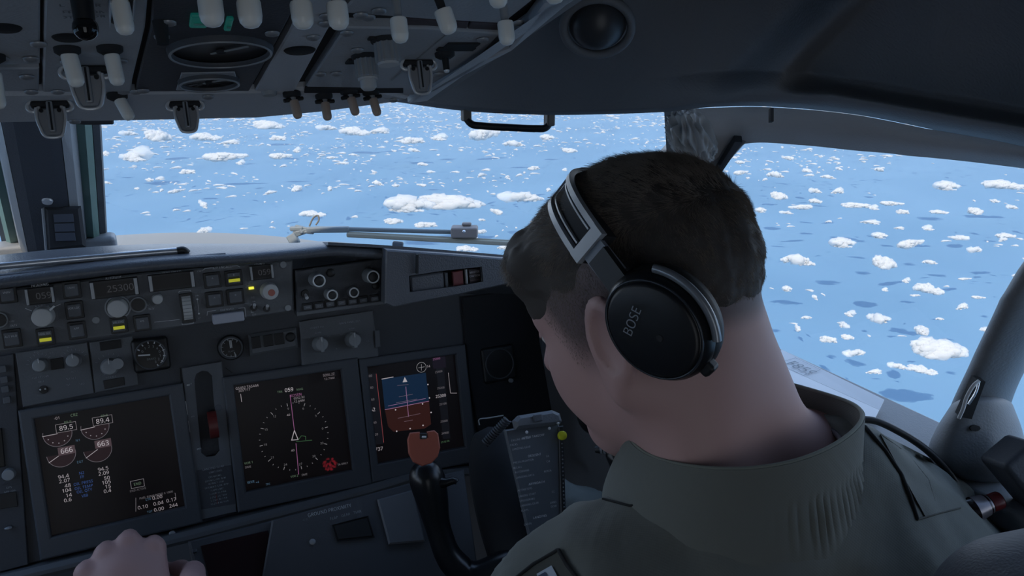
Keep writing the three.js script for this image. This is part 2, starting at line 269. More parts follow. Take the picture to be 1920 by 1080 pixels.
for (const s of [1, -1]) {
  const f = (pts) => s > 0 ? pts : mirrorX(pts), side = s > 0 ? 'right' : 'left';
  struct('wall_front_' + side, slab(f([V(0, 0, -1.66), V(0.89, 0, -1.38), B0, A0]).reverse(), 0.04), M.shell, `grey front bulkhead below the ${side} windshield`);
  struct('wall_' + side, [slab(f([V(0.89, 0, -1.38), V(0.885, 0, 1.2), B2, B0]).reverse(), 0.06), slab(f([V(0.885, SILL, 0.1), B2, V(0.99, 1.62, 1.2), V(0.99, 1.62, -0.1)]).reverse(), 0.05)], M.shell, `grey ${side} cockpit side wall`);
  struct('wall_header_' + side, [slab(f([TC, TO, V(0.99, 1.62, -0.9), V(0, 1.62, -1.08)]).reverse(), 0.04), slab(f([TO, V(0.76, 1.36, -0.7), V(0.77, 1.36, 0.12), V(0.99, 1.62, 0.12), V(0.99, 1.62, -0.9)]).reverse(), 0.04)], M.shell, `grey window header above the ${side} windows`);
  struct('trim_sill_' + side, [rb(0.1, 0.025, 1.56, 0.006).translate(s * 0.838, SILL + 0.005, -0.55)], M.trim, `grey window sill along the ${side} side wall`);
}
const glassThing = (name, a, b, c, d, label) => { const m = struct(name, slab([a, b, c, d], 0.0), M.window, label); const g = new THREE.BufferGeometry().setFromPoints([a, b, c, a, c, d]); g.computeVertexNormals(); m.geometry = g; m.castShadow = false; return m; };
glassThing('window_1', A0, B0, TO, TC, 'right windshield pane, clear glass');
glassThing('window_2', B0.clone().setZ(-1.2), V(0.89, SILL, -0.42), V(0.77, 1.36, -0.3), V(0.76, 1.36, -0.72), 'right sliding side window, clear glass');
glassThing('window_3', V(0.89, SILL, -0.36), V(0.89, SILL, 0.1), V(0.77, 1.36, 0.12), V(0.77, 1.36, -0.26), 'right rear side window, clear glass');
glassThing('window_4', ...mirrorX([A0, B0, TO, TC]), 'left windshield pane, clear glass');
glassThing('window_5', ...mirrorX([B0.clone().setZ(-1.2), V(0.89, SILL, -0.42), V(0.77, 1.36, -0.3), V(0.76, 1.36, -0.72)]), 'left sliding side window, clear glass');
for (const s of [-1]) struct('trim_post_left', [tube([V(-0.88, SILL, -1.25), V(-0.7, 1.3, -0.76)], 0.03, 4, 8), tube([V(-0.89, SILL, -0.39), V(-0.73, 1.29, -0.28)], 0.04, 4, 8)], M.trim, 'grey window posts of the left side');

{ // centre post between the two windshield panes: padded middle, bevels, green seals
  const top = V(0.015, 1.37, -1.18), bot = onAxis(104, 478, 'z', -1.56), ax = top.clone().sub(bot), len = ax.length(); ax.normalize();
  const g = new THREE.Group(); g.name = 'trim_windshield_post'; g.position.copy(bot); scene.add(g); tag(g, 'grey padded post between the two windshield panes with green seals', null, null, 'structure');
  const zt = V(0, 0, 1).addScaledVector(ax, -ax.z).normalize(), xt = ax.clone().cross(zt); g.quaternion.setFromRotationMatrix(new THREE.Matrix4().makeBasis(xt, ax, zt));
  const strip = (name, prof, mat) => part(name, T(extr(prof, len, 0.0).rotateX(-Math.PI / 2), 0, 0, 0), mat, g); // prof: (across, -depth)
  const k = 0.98;
  strip('padding', [[-0.034, 0.05], [-0.034, -0.036], [-0.02, -0.04], [0.02, -0.04], [0.034, -0.036], [0.034, 0.05]].map(([a, b]) => [a * k, b]), M.panelDark);
  for (const s of [-1, 1]) strip('bevel', [[s * 0.035, 0.05], [s * 0.035, -0.035], [s * 0.046, -0.024], [s * 0.052, -0.004], [s * 0.05, 0.05]].map(([a, b]) => [a * k, b]), M.trim);  // lighter grey than the padding: reflected light put into the colour
  for (const s of [-1, 1]) {
    strip('seal', [[s * 0.051, 0.05], [s * 0.051, 0.0], [s * 0.062, -0.004], [s * 0.070, 0.006], [s * 0.070, 0.05]], M.seal);
    strip('edge_strip', [[s * 0.071, 0.05], [s * 0.071, 0.014], [s * 0.08, 0.02], [s * 0.081, 0.05]], std(0x2a2f34, 0.6));
  }
  part('screw', cylZ(0.008, 0.007, 0.004, 16).translate(0.006, len * 0.42, 0.039), M.metal, g);
  struct('trim_post_foot', [rb(0.2, 0.06, 0.05, 0.008).translate(bot.x, bot.y + 0.005, bot.z + 0.03)], M.trim, 'grey foot of the windshield centre post');
}
{ // card holder at the foot of the post
  const f = new Face(at(120, 430, 1.222), R(10), R(4)), b = new Board(f, 'card_holder', 'black plastic box with three grey slots at the foot of the windshield centre post', 'holder', 120, 430);
  b.plate('body', [[82, 388], [152, 386], [162, 464], [88, 472]], -0.03, 0.0, M.matte, 0.005); b.plate('side_edge', [[77, 391], [83, 388], [90, 472], [84, 472]], -0.02, -0.003, M.trim, 0.001);
  for (let i = 0; i < 3; i++) b.plate('slot_card', [[100 + i * 1.6, 402 + i * 17.5], [137 + i * 1.7, 401 + i * 17.5], [139 + i * 1.7, 416.5 + i * 17.5], [101.5 + i * 1.6, 417.5 + i * 17.5]], 0.0, 0.002, std(0x464b56, 0.8), 0.0006);
}

// ---------------------------------------------------------------- moulded liners above and beside the right windows
const table = (xs, ys) => (x) => { let i = 0; while (i < xs.length - 2 && x > xs[i + 1]) i++; const t = clamp((x - xs[i]) / (xs[i + 1] - xs[i]), 0, 1), a = ys[Math.max(0, i - 1)], b = ys[i], c = ys[i + 1], d = ys[Math.min(ys.length - 1, i + 2)], m1 = (c - a) / 2, m2 = (d - b) / 2, t2 = t * t, t3 = t2 * t; return (2 * t3 - 3 * t2 + 1) * b + (t3 - 2 * t2 + t) * m1 + (-2 * t3 + 3 * t2) * c + (t3 - t2) * m2; };
{
  const xs = [640, 735, 870, 1000, 1100, 1250, 1330, 1440, 1600, 1750, 1920, 2150, 2500];
  const edge = table(xs, [170, 190, 208, 215, 215, 210, 201, 200, 214, 243, 275, 325, 420]), dep = table(xs, [0.95, 0.93, 0.89, 0.87, 0.85, 0.82, 0.80, 0.77, 0.72, 0.67, 0.62, 0.55, 0.47]);
  const inside = (x, y) => { // panel inside a raised rim: right of the diagonal rim and above the lower rim
    const d1 = (x - (1490 + (110 - y) * 1.0)) * 0.71, d2 = (178 + Math.max(0, x - 1560) * 0.17 + Math.max(0, 1560 - x) * 0.05) - y, k = 26; return -Math.log(Math.exp(-d1 / k) + Math.exp(-d2 / k)) * k; };
  const f = (u, v) => {
    const x = mix(640, 2500, u), e = edge(x), y = mix(e, -420, Math.pow(v, 1.15)), d0 = dep(x);
    let d = d0 * mix(1, 0.66, smooth(0, 1, v * 0.9) * 0.9 + 0.1 * v) - 0.012 * Math.sin(Math.min(1, v * 7) * Math.PI) * smooth(1150, 1350, x);
    const q = inside(x, y); d -= 0.032 * (smooth(-84, -2, q) - smooth(-2, 26, q));
    if (v < 0.02) d += 0.012 * (0.02 - v) / 0.02;
    return at(x, y, d);
  };
  struct('ceiling_liner_right', shellGrid(f, 300, 170, 0.003, false), M.liner, 'dark moulded ceiling liner over the right pilot with a panel inside a raised rim');
  const fl = (u, v) => { const p = f(u, v); return V(-p.x, p.y, p.z); };
  struct('ceiling_liner_left', shellGrid(fl, 40, 24, 0.012, true), M.liner, 'dark moulded ceiling liner over the left pilot');
  const tx = [1300, 1330, 1440, 1600, 1750, 1920, 2150, 2400], top = table(tx, [204, 202, 201, 215, 244, 276, 330, 395]), bx = [1300, 1345, 1400, 1500, 1600, 1700, 1920, 2150, 2400], bot = table(bx, [330, 296, 269, 272, 282, 292, 316, 350, 400]);
  const td = table([1300, 1600, 1920, 2400], [0.85, 0.76, 0.645, 0.52]), bd = table([1300, 1400, 1920, 2400], [0.87, 0.85, 0.668, 0.545]);
  struct('trim_window_header_right', shellGrid((u, v) => { const x = mix(1300, 2400, u); return at(x, mix(bot(x), top(x), v), mix(bd(x), td(x), v) - 0.008 * Math.sin(v * Math.PI)); }, 90, 8, 0.02, false), std(0xa4a8ac, 0.5, { grain: 0.0002 }), 'grey trim band along the top of the right side window');
  part('joint', slab([at(1441, 205, 0.79), at(1447, 205, 0.79), at(1447, 230, 0.79), at(1441, 230, 0.79)], 0.006), M.matte, scene.getObjectByName('trim_window_header_right'));
}
{ // post between windshield and side window
  const top1 = at(1245, 205, 0.88), top2 = at(1405, 258, 0.845), b1 = V(0.85, SILL, -1.3), b2 = V(0.89, SILL, -1.18), m1 = at(1250, 290, 0.9), m2 = at(1345, 325, 0.88);
  struct('trim_post_front_right', [slab([top1, m1, m2, top2], 0.04), slab([m1, b1, b2, m2], 0.04)], M.trim, 'grey post between windshield and right side window');
  part('seal', [slab([at(1378, 266, 0.838), at(1342, 325, 0.87), at(1350, 328, 0.87), at(1392, 267, 0.838)], 0.012)], std(0x343b42, 0.5), scene.getObjectByName('trim_post_front_right'));
  const g = new THREE.IcosahedronGeometry(1, 20), P = g.attributes.position; // crumpled sleeve stuffed behind the post
  const X = cR, Y = cU, Z = cF.clone().negate(), c = at(1296, 256, 0.855);
  for (let i = 0; i < P.count; i++) { const p = V(P.getX(i), P.getY(i), P.getZ(i)); const k = 1 + 0.26 * (1 - Math.abs(n3(p.x * 2.4 + 3, p.y * 0.5 + p.x * 0.4, p.z * 2.4)) * 2.2) + 0.05 * n3(p.x * 5, p.y * 1.2, p.z * 5); const q = c.clone().addScaledVector(X, (p.x * 0.022 - p.y * 0.007) * k).addScaledVector(Y, p.y * 0.027 * k).addScaledVector(Z, p.z * 0.016 * k); P.setXYZ(i, q.x, q.y, q.z); }
  g.deleteAttribute('normal'); g.deleteAttribute('uv'); const mg = mergeVertices(g, 1e-5); mg.computeVertexNormals();
  solo('crumpled_sleeve', mg, std(0xa4a8aa, 0.45), 'crumpled silvery grey sleeve bunched at the top of the post behind the pilot', 'sleeve');
}
{ // rear post of the side window with its swollen foot
  const column = (rows, bulge, seg = 40) => { const ys = rows.map((r) => r[0]), l = table(ys, rows.map((r) => r[1])), r = table(ys, rows.map((q) => q[2])), d = table(ys, rows.map((q) => q[3])); const y0 = ys[0], y1 = ys[ys.length - 1];
    return grid((u, v) => { const y = mix(y1, y0, v), a = u * 2 * Math.PI, c = Math.cos(a), s = Math.sin(a), e = 0.75, k = (q) => Math.sign(q) * Math.pow(Math.abs(q), e), end = Math.sqrt(Math.max(0, 1 - Math.pow(Math.abs(v - 0.5) * 2, 14))); const x = (l(y) + r(y)) / 2 + (r(y) - l(y)) / 2 * k(c) * end; return at(x, y, d(y) - bulge * k(s) * end); }, 48, seg, true); };
  const g = thing('window_post', 'dark grey rounded post with a swollen foot behind the right side window', 'window post', null);
  part('column', [column([[300, 2060, 2230, 0.55], [400, 1990, 2150, 0.61], [490, 1920, 2070, 0.66], [560, 1875, 2010, 0.69], [690, 1815, 1925, 0.75], [800, 1768, 1885, 0.79], [850, 1750, 1880, 0.8]], 0.035)], M.trim, g);
  part('foot', [column([[735, 1800, 1890, 0.775], [760, 1782, 1900, 0.775], [800, 1757, 1915, 0.775], [845, 1740, 1925, 0.775], [875, 1752, 1925, 0.775], [900, 1790, 1920, 0.78], [915, 1840, 1900, 0.79]], 0.045, 30)], M.trim, g);
  const q = (x, y, d = 0.70) => at(x, y, d);
  const slot = part('grip_slot', slab([q(1832, 712, 0.712), q(1800, 782, 0.724), q(1822, 786, 0.724), q(1848, 716, 0.712)], 0.01), M.recess, g);
  part('grip_loop', tube([q(1836, 714, 0.7), q(1826, 722, 0.7), q(1812, 746, 0.706), q(1806, 766, 0.71), q(1798, 784, 0.716)], 0.0016, 30, 8), M.white, slot);
  part('grip_blade', tube([q(1836, 714, 0.704), q(1830, 735, 0.704), q(1816, 758, 0.708)], 0.0012, 20, 6), M.chrome, slot);
  part('bolt_hole', slab([0, 1, 2, 3, 4, 5, 6, 7].map((i) => q(1829 + 10 * Math.cos(-i * Math.PI / 4), 803 + 6 * Math.sin(-i * Math.PI / 4), 0.728)), 0.006), M.recess, g);
}
{ // grab handle below the windshield header
  const P = (x, y) => at(x, y, 0.905), c = P(950, 215), g = thing('grab_handle', 'black bar grab handle hanging from the windshield header', 'handle', c), L = (x, y) => P(x, y).sub(c);
  part('bar', tube([L(874, 212), L(875, 222), L(885, 233), L(905, 236), L(955, 239), L(1005, 241), L(1022, 240), L(1029, 232), L(1030, 218)], 0.0042, 60, 12), M.black, g);
  for (const [x, y] of [[874, 214], [1030, 223]]) part('mount', rb(0.010, 0.016, 0.012, 0.002).translate(...L(x, y).toArray()), std(0x5c5650, 0.5), g);
}
{ // reading lamp in the liner
  const f = new Face(at(1120, 52, 0.70), R(-40), R(-30)), b = new Board(f, 'reading_lamp', 'round black reading lamp set in the dark ceiling liner', 'lamp', 1120, 52);
  b.put('ring', 1120, 52, 0, new THREE.TorusGeometry(0.030, 0.004, 12, 40), M.liner); b.put('ball', 1120, 52, -0.012, new THREE.SphereGeometry(0.027, 24, 16), std(0x3a3d42, 0.4));
}
// ---------------------------------------------------------------- glareshield
const edgePts = [[-420, 575], [-200, 546], [0, 521], [125, 506], [250, 492], [365, 483], [480, 476], [560, 469], [625, 463], [680, 466], [735, 470], [790, 474]].map(([x, y]) => onAxis(x, y, 'z', -1.005));
{
  const crv = new THREE.CatmullRomCurve3(edgePts), rise = table([-0.6, 0.0, 0.1, 0.24, 0.33, 0.5], [0.027, 0.025, 0.020, 0.011, 0.001, 0]);
  const prof = [[0.05, -0.026], [0.02, -0.017], [0.004, -0.013], [-0.001, -0.008], [0.001, -0.003], [0.008, 0], [0.03, -0.001], [0.07, -0.008], [0.12, -0.022], [0.16, -0.036], [0.28, -0.075], [0.5, -0.17]];
  const px = prof.map((_, i) => i), fz = table(px, prof.map((p) => p[0])), fy = table(px, prof.map((p) => p[1]));
  const t = thing('glareshield', 'dark padded glareshield hood over the autopilot panel below the windshield', 'glareshield', null);
  part('hood', shellGrid((u, v) => { const p = crv.getPoint(u), k = v * (px.length - 1), b = rise(p.x) * smooth(5.5, 9, k) * (1 - smooth(9.2, 11, k)); return V(p.x, p.y + fy(k) + b, p.z - fz(k)); }, 60, 44, 0.004, false), M.glare, t);
  const wingTop = [[622, 463], [735, 469], [850, 478], [960, 487], [1080, 497], [1180, 506]].map(([x, y]) => onAxis(x, y, 'z', -0.985)), wc = new THREE.CatmullRomCurve3(wingTop);
  part('side_hood', shellGrid((u, v) => { const p = wc.getPoint(u); return V(p.x + 0 * v, p.y - 0.17 * v * v - 0.075 * v + 0.002, p.z - 0.02 - 0.4 * v); }, 30, 12, 0.004, false), M.glare, t);
  const f = new Face(onAxis(850, 510, 'z', -0.985), R(4)), b = { f }; const q = (pts) => pts.map(([x, y]) => f.uv(x, y));
  const sh = new THREE.Shape(q([[724, 468], [735, 469], [850, 477], [960, 486], [1080, 496], [1180, 505], [1180, 512], [960, 531], [860, 553], [775, 569], [738, 577], [722, 570]]).map((p) => new THREE.Vector2(...p)));
  sh.holes.push(new THREE.Path(q([[764, 515], [830, 505], [906, 497], [909, 530], [860, 539], [766, 551]]).map((p) => new THREE.Vector2(...p))));
  const m = part('side_face', new THREE.ExtrudeGeometry(sh, { depth: 0.018, bevelEnabled: true, bevelThickness: 0.002, bevelSize: 0.002, bevelOffset: -0.002, bevelSegments: 1 }).translate(0, 0, -0.02), M.glare, t); m.position.copy(f.o); m.quaternion.copy(f.q);
  part('seam', slab([onAxis(779, 476, 'z', -0.983), onAxis(783, 476, 'z', -0.983), onAxis(783, 512, 'z', -0.983), onAxis(779, 512, 'z', -0.983)], 0.004), M.matte, t);
  const bk = part('recess_back', extr(q([[750, 500], [915, 485], [918, 540], [750, 562]]), 0.004), M.matte, t); bk.position.copy(f.at(0, 0, -0.03)); bk.quaternion.copy(f.q);
  // polished rail lying on the hood
  const rail = thing('glareshield_rail', 'thin polished rail lying along the top of the glareshield, black end cap', 'rail', null), P = (x, y) => onAxis(x, y, 'z', -1.034);
  part('rod', tube([P(-300, 531), P(0, 499), P(200, 481), P(334, 470)], 0.0042, 40, 10), std(0xc4c8ce, 0.22, { metal: 0.6 }), rail); part('end_cap', tube([P(332, 470.5), P(344, 469), P(352, 475)], 0.0048, 12, 10), M.black, rail);
  part('lower_lip', tube([P(-300, 548), P(0, 512), P(250, 486), P(420, 472)].map((p) => p.add(V(0, 0, 0.018))), 0.003, 40, 8), M.glare, rail);
}
const TXT = '#d4d9de';
// ---------------------------------------------------------------- mode control panel
const dig = (g, s, x, y, size, col) => word(g, s, x, y, size, col);
const mcpFace = new Face(onAxis(300, 560, 'z', -1.035), R(10));
{
  const b = new Board(mcpFace, 'mode_control_panel', 'long grey autopilot control panel under the glareshield with knobs, displays and square buttons', 'control panel', 300, 560);
  b.plate('face_plate', [[-300, 588], [0, 545], [275, 511], [549, 488], [551, 584], [275, 622], [0, 660], [-300, 703]], -0.03, 0, M.panel, 0.002);
  const knob = (px, py, r, h, mat, ring) => { const k = b.r(px, py, r), g = b.grp('knob', px, py, 0); part('cap', latZ([[0, h], [k * 0.86, h], [k * 0.97, h - 0.002], [k, h - 0.005], [k * 1.02, 0.003], [k * 1.1, 0]].reverse(), 28), mat, g); if (ring) part('ring', new THREE.TorusGeometry(k * 1.22, 0.0012, 8, 32).translate(0, 0, 0.001), M.knobDark, g); return g; };
  const button = (px, py, lit, w = 31, h = 29, s = '') => {
    const g = b.grp('button', px, py, 0), [sx, sy] = mcpFace.scale(px, py), W = w * sx, H = h * sy;
    part('frame', T(rb(W * 1.1, H * 1.1, 0.003, 0.001), 0, 0, 0.0015), M.black, g); const c = part('cap', T(rb(W * 0.8, H * 0.8, 0.005, 0.0012), 0, 0, 0.0045), M.buttonFace, g);
    if (lit) part('lit_bar', T(rb(W * 0.72, H * 0.22, 0.0016, 0.0006), 0, -H * 0.14, 0.0072), new THREE.MeshStandardMaterial({ color: 0x9a9830, emissive: 0xc4c430, emissiveIntensity: 0.34, roughness: 0.4 }), g), part('dim_lens', T(rb(W * 0.72, H * 0.16, 0.0012, 0.0005), 0, H * 0.03, 0.007), std(0x4a4a14, 0.5), g);
    if (s) { const t = lettering(W * 0.8, H * 0.8, 9000, (q) => word(q, s, 0, lit ? H * 0.24 : H * 0.16, H * 0.17, TXT)); const m = new THREE.Mesh(new THREE.PlaneGeometry(W * 0.8, H * 0.8), printMat(t)); m.position.z = 0.0073; m.name = 'print'; g.add(m); }
  };
  button(15, 552, 0, 32, 30, 'VNAV'); button(135, 543, 0, 32, 30, 'LNAV'); button(140, 581, 0, 32, 30, 'VOR LOC'); button(145, 619, 0, 32, 30, 'APP'); button(267, 605, 0, 30, 28, 'V/S');
  button(86, 631, 1, 32, 30, 'HDG SEL'); button(223, 609, 1, 30, 28, 'LVL CHG'); button(23, 634, 0, 34, 32, 'ALT HLD');
  button(398, 525, 0, 30, 27, 'A'); button(438, 521, 1, 30, 27, 'B'); button(402, 561, 0, 30, 27, 'A'); button(441, 556, 0, 30, 27, 'B');
  const display = (px, py, w, h, s) => {
    const g = b.grp('display', px, py, 0), [sx, sy] = mcpFace.scale(px, py), W = w * sx, H = h * sy;
    part('bezel', T(rb(W, H, 0.003, 0.001), 0, 0, 0.0015), M.black, g); for (const s2 of [-1, 1]) part('post', T(rb(W * 0.05 + 0.0012, H * 0.92, 0.006, 0.0006), s2 * W * 0.45, 0, 0.004), M.steel, g);
    const t = lettering(W * 0.8, H * 0.7, 7000, (q) => { q.fillStyle = '#020203'; q.fillRect(-1, -1, 2, 2); if (s) word(q, s, W * 0.12, 0, H * 0.5, '#34363a'); }); const m = new THREE.Mesh(new THREE.PlaneGeometry(W * 0.8, H * 0.7), screenMat(t, 0.5)); m.position.z = 0.0032; m.name = 'screen'; g.add(m);
  };
  display(76, 554, 54, 32, '059'); display(215, 540, 92, 34, '25300'); display(322, 527, 88, 32, ''); display(490, 510, 44, 28, '059');
  const hk = knob(82, 592, 19, 0.020, M.knob); part('pointer', T(rb(0.0022, 0.007, 0.003, 0.0005), 0, 0, 0).rotateZ(-0.9).translate(0.0115, 0.0095, 0.017), M.white, hk);
  knob(221, 576, 18, 0.020, M.knob, 1); knob(295, 560, 9.5, 0.012, M.knob); const ck = knob(504, 545, 15.5, 0.018, M.knob); part('red_spot', cylZ(0.0045, 0.0043, 0.0008, 16).translate(0.001, -0.001, 0.018), std(0xb0695c, 0.5), ck);
  for (const [x, y, r] of [[259, 571, 14], [-2, 600, 15]]) { const g = b.grp('push_button', x, y, 0), k = b.r(x, y, r); part('ring', new THREE.TorusGeometry(k, 0.0013, 8, 32).translate(0, 0, 0.001), M.knobDark, g); part('cap', cylZ(k * 0.9, k * 0.88, 0.003, 24), M.black, g); }
  { const g = b.grp('pitch_wheel', 351, 577, 0), [sx, sy] = mcpFace.scale(351, 577), w = 17 * sx, h = 52 * sy; part('slot', T(rb(w * 1.5, h * 1.08, 0.002, 0.001), 0, 0, 0.001), M.black, g); const rim = part('wheel', new THREE.CylinderGeometry(h * 0.56, h * 0.56, w, 40).rotateZ(Math.PI / 2).translate(0, 0, -h * 0.30), M.knob, g); for (let i = -3; i <= 3; i++) part('rib', T(rb(w * 1.02, 0.0008, 0.0012, 0.0003), 0, h * 0.56 * Math.sin(i * 0.24), h * 0.56 * Math.cos(i * 0.24) - h * 0.30), M.knobDark, rim); }
  { const g = b.grp('disengage_bar', 427, 594, 0), [sx, sy] = mcpFace.scale(427, 594); part('bar', T(rb(60 * sx, 19 * sy, 0.012, 0.002), 0, 0, 0.006), std(0xa6abb8, 0.5), g); }
  { const g = b.grp('annunciator', 471, 540, 0); part('lens', T(rb(0.0066, 0.0035, 0.002, 0.0006), 0, 0, 0.001), new THREE.MeshStandardMaterial({ color: 0xd0d060, emissive: 0xe6e246, emissiveIntensity: 0.8 }), g); }
  for (const [x, y] of [[476, 577], [500, 579]]) { const g = b.grp('toggle_switch', x, y, 0); part('bushing', cylZ(0.0045, 0.004, 0.003, 16), M.black, g); part('lever', cylZ(0.0014, 0.0022, 0.011, 10).rotateX(-0.5).translate(0, 0, 0.002), M.metal, g); }
  for (const [x, y] of [[531, 496], [540, 577], [180, 600]]) { const g = b.grp('screw', x, y, 0); part('head', latZ([[0.0046, 0], [0.0044, 0.0012], [0.0036, 0.0018], [0.0024, 0.0012], [0, 0.0012]], 16), M.knobDark, g); }
  b.print('lettering', -10, 470, 560, 680, 0.0004, 2600, (g, q) => {
    const w = (s, x, y, k = 0.0042, c = TXT) => word(g, s, ...q(x, y), k, c), l = (pts, k = 0.0007, c = TXT) => line(g, pts.map((p) => q(...p)), k, c);
    w('HEADING', 75, 534); w('ALTITUDE', 213, 521); w('VERT SPEED', 322, 511); w('A/P ENGAGE', 417, 501); w('COURSE', 487, 495, 0.0036); w('CMD', 375, 508, 0.003);
    l([[380, 507], [385, 503], [400, 502]]); l([[434, 499], [445, 498], [450, 501]]); l([[289, 604], [337, 599]]); l([[335, 549], [336, 546], [357, 544], [358, 547]]); l([[341, 606], [342, 609], [363, 606], [362, 603]]);
    l([[388, 592], [389, 584], [405, 582]]); l([[447, 578], [459, 577], [461, 595]]); w('DISENGAGE', 426, 580, 0.0032); l([[370, 560], [373, 590]], 0.0005); for (const [x, y] of [[370, 561], [373, 588]]) { g.fillStyle = TXT; g.beginPath(); g.arc(...q(x, y), 0.0012, 0, 7); g.fill(); }
    w('DN', 369, 554, 0.003); w('UP', 374, 596, 0.003); w('ALT', 278, 571, 0.003); w('INTV', 284, 579, 0.0032); w('SPD', 22, 602, 0.003); w('INTV', 26, 610, 0.0032); w('F/D', 474, 558, 0.0032); w('ON', 476, 565, 0.0028); w('OFF', 477, 590, 0.0032); l([[471, 570], [471, 586], [476, 586]]);
    l([[47, 578], [60, 583]]); l([[100, 576], [114, 570]]); l([[67, 573], [68, 576]]); l([[90, 572], [91, 575]]); for (let i = 0; i < 3; i++) l([[72 + i * 6, 572 - i], [72.5 + i * 6, 574 - i]], 0.0005);
  });
}
{ // flight instrument control panel to the right of it
  const b = new Board(mcpFace, 'display_control_panel', 'dark square panel with four ringed knobs right of the autopilot panel', 'control panel', 636, 535);
  b.plate('face_plate', [[553, 507], [719, 484], [720, 568], [556, 591]], -0.02, 0.004, M.panelDark, 0.0015); b.plate('lower_edge', [[556, 584], [720, 562], [720, 569], [556, 592]], 0.004, 0.008, M.panel, 0.001);
  for (const [x, y, r, h] of [[590, 523, 14, 0.026], [690, 516, 14, 0.024], [617, 550.5, 12, 0.017], [659, 546.5, 11, 0.011]]) { const g = b.grp('knob', x, y, 0.004), k = b.r(x, y, r * 0.92); part('barrel', latZ([[k * 1.05, 0], [k, 0.004], [k * 0.92, h]], 28), M.knobDark, g); part('rim', new THREE.TorusGeometry(k * 0.82, 0.0011, 8, 32).translate(0, 0, h), M.white, g); part('centre_button', latZ([[k * 0.78, h - 0.002], [k * 0.7, h], [k * 0.5, h + 0.001], [0, h + 0.001]], 24), M.black, g); }
  { const g = b.grp('toggle_switch', 571, 550, 0.004); part('bushing', cylZ(0.0055, 0.005, 0.003, 16), M.black, g); part('lever', cylZ(0.0015, 0.0024, 0.012, 10).rotateX(0.4), M.metal, g); }
  const names = ['WXR', 'STA', 'WPT', 'ARPT', 'DATA', 'POS', 'TERR'];
  [[575, 575], [596, 572], [617, 569], [638, 566.5], [659, 564], [679, 561.5], [700, 559]].forEach(([x, y], i) => { const g = b.grp('button', x, y, 0.004); part('frame', T(rb(0.0135, 0.011, 0.002, 0.0008), 0, 0, 0.001), M.black, g); part('cap', T(rb(0.0105, 0.0065, 0.005, 0.001), 0, 0, 0.0025), M.buttonFace, g);
    const t = lettering(0.0105, 0.0065, 9000, (q) => word(q, names[i], 0, 0, 0.0028, '#b4b8bc')); const m = new THREE.Mesh(new THREE.PlaneGeometry(0.0105, 0.0065), printMat(t)); m.position.z = 0.0054; m.name = 'print'; g.add(m); });
  b.print('lettering', 556, 492, 718, 585, 0.0046, 2600, (g, q) => { const w = (s, x, y, k = 0.0036) => word(g, s, ...q(x, y), k, '#7c828a'); w('MINS', 592, 503); w('FPV', 622, 503, 0.003); w('MTRS', 655, 500, 0.003); w('BARO', 690, 496); w('VOR 2', 572, 562, 0.003); w('MODE', 618, 536, 0.003); w('RANGE', 660, 532, 0.003); w('ADF 2', 703, 548, 0.003); });
  b.put('round_button', 619, 511, 0.004, latZ([[0.006, 0], [0.0055, 0.003], [0, 0.003]], 20), M.black); b.put('dark_button', 703, 535, 0.004, latZ([[0.0055, 0], [0.005, 0.003], [0, 0.003]], 20), M.black);
}
{ // master caution lights in the right glareshield recess
  const f = new Face(onAxis(850, 522, 'z', -1.0), R(6)), b = new Board(f, 'warning_light_panel', 'warning light panel recessed in the right glareshield with red lamp and lettered caution lamp', 'light panel', 850, 522);
  b.plate('blank_cover', [[768, 518], [830, 509], [832, 541], [770, 549]], -0.006, 0.004, M.glare, 0.002);
  b.plate('side_bezel', [[832, 511], [838, 510], [840, 539], [834, 540]], -0.006, 0.003, M.bezel, 0.001);
  b.plate('red_lamp', [[847, 509], [866, 506], [868, 533], [849, 536]], -0.004, 0.004, std(0x74383a, 0.35), 0.001);
  b.plate('caution_lamp', [[876, 504], [898, 501], [901, 529], [879, 532]], -0.004, 0.004, std(0x2c2024, 0.35), 0.001);
  for (const x of [870, 899]) b.plate('divider', [[x, 504 - (x - 870) * 0.1], [x + 3, 503.6 - (x - 870) * 0.1], [x + 5, 532 - (x - 870) * 0.1], [x + 2, 532.4 - (x - 870) * 0.1]], 0, 0.006, M.knob, 0.0005);
  b.print('lettering', 877, 502, 900, 532, 0.0046, 9000, (g, q) => { word(g, 'MASTER', ...q(887.5, 509), 0.0042, '#e0d8dc'); word(g, 'CAUTION', ...q(888, 516), 0.0038, '#e0d8dc'); word(g, 'PUSH TO RESET', ...q(889, 524), 0.0022, '#a88a8c'); });
}
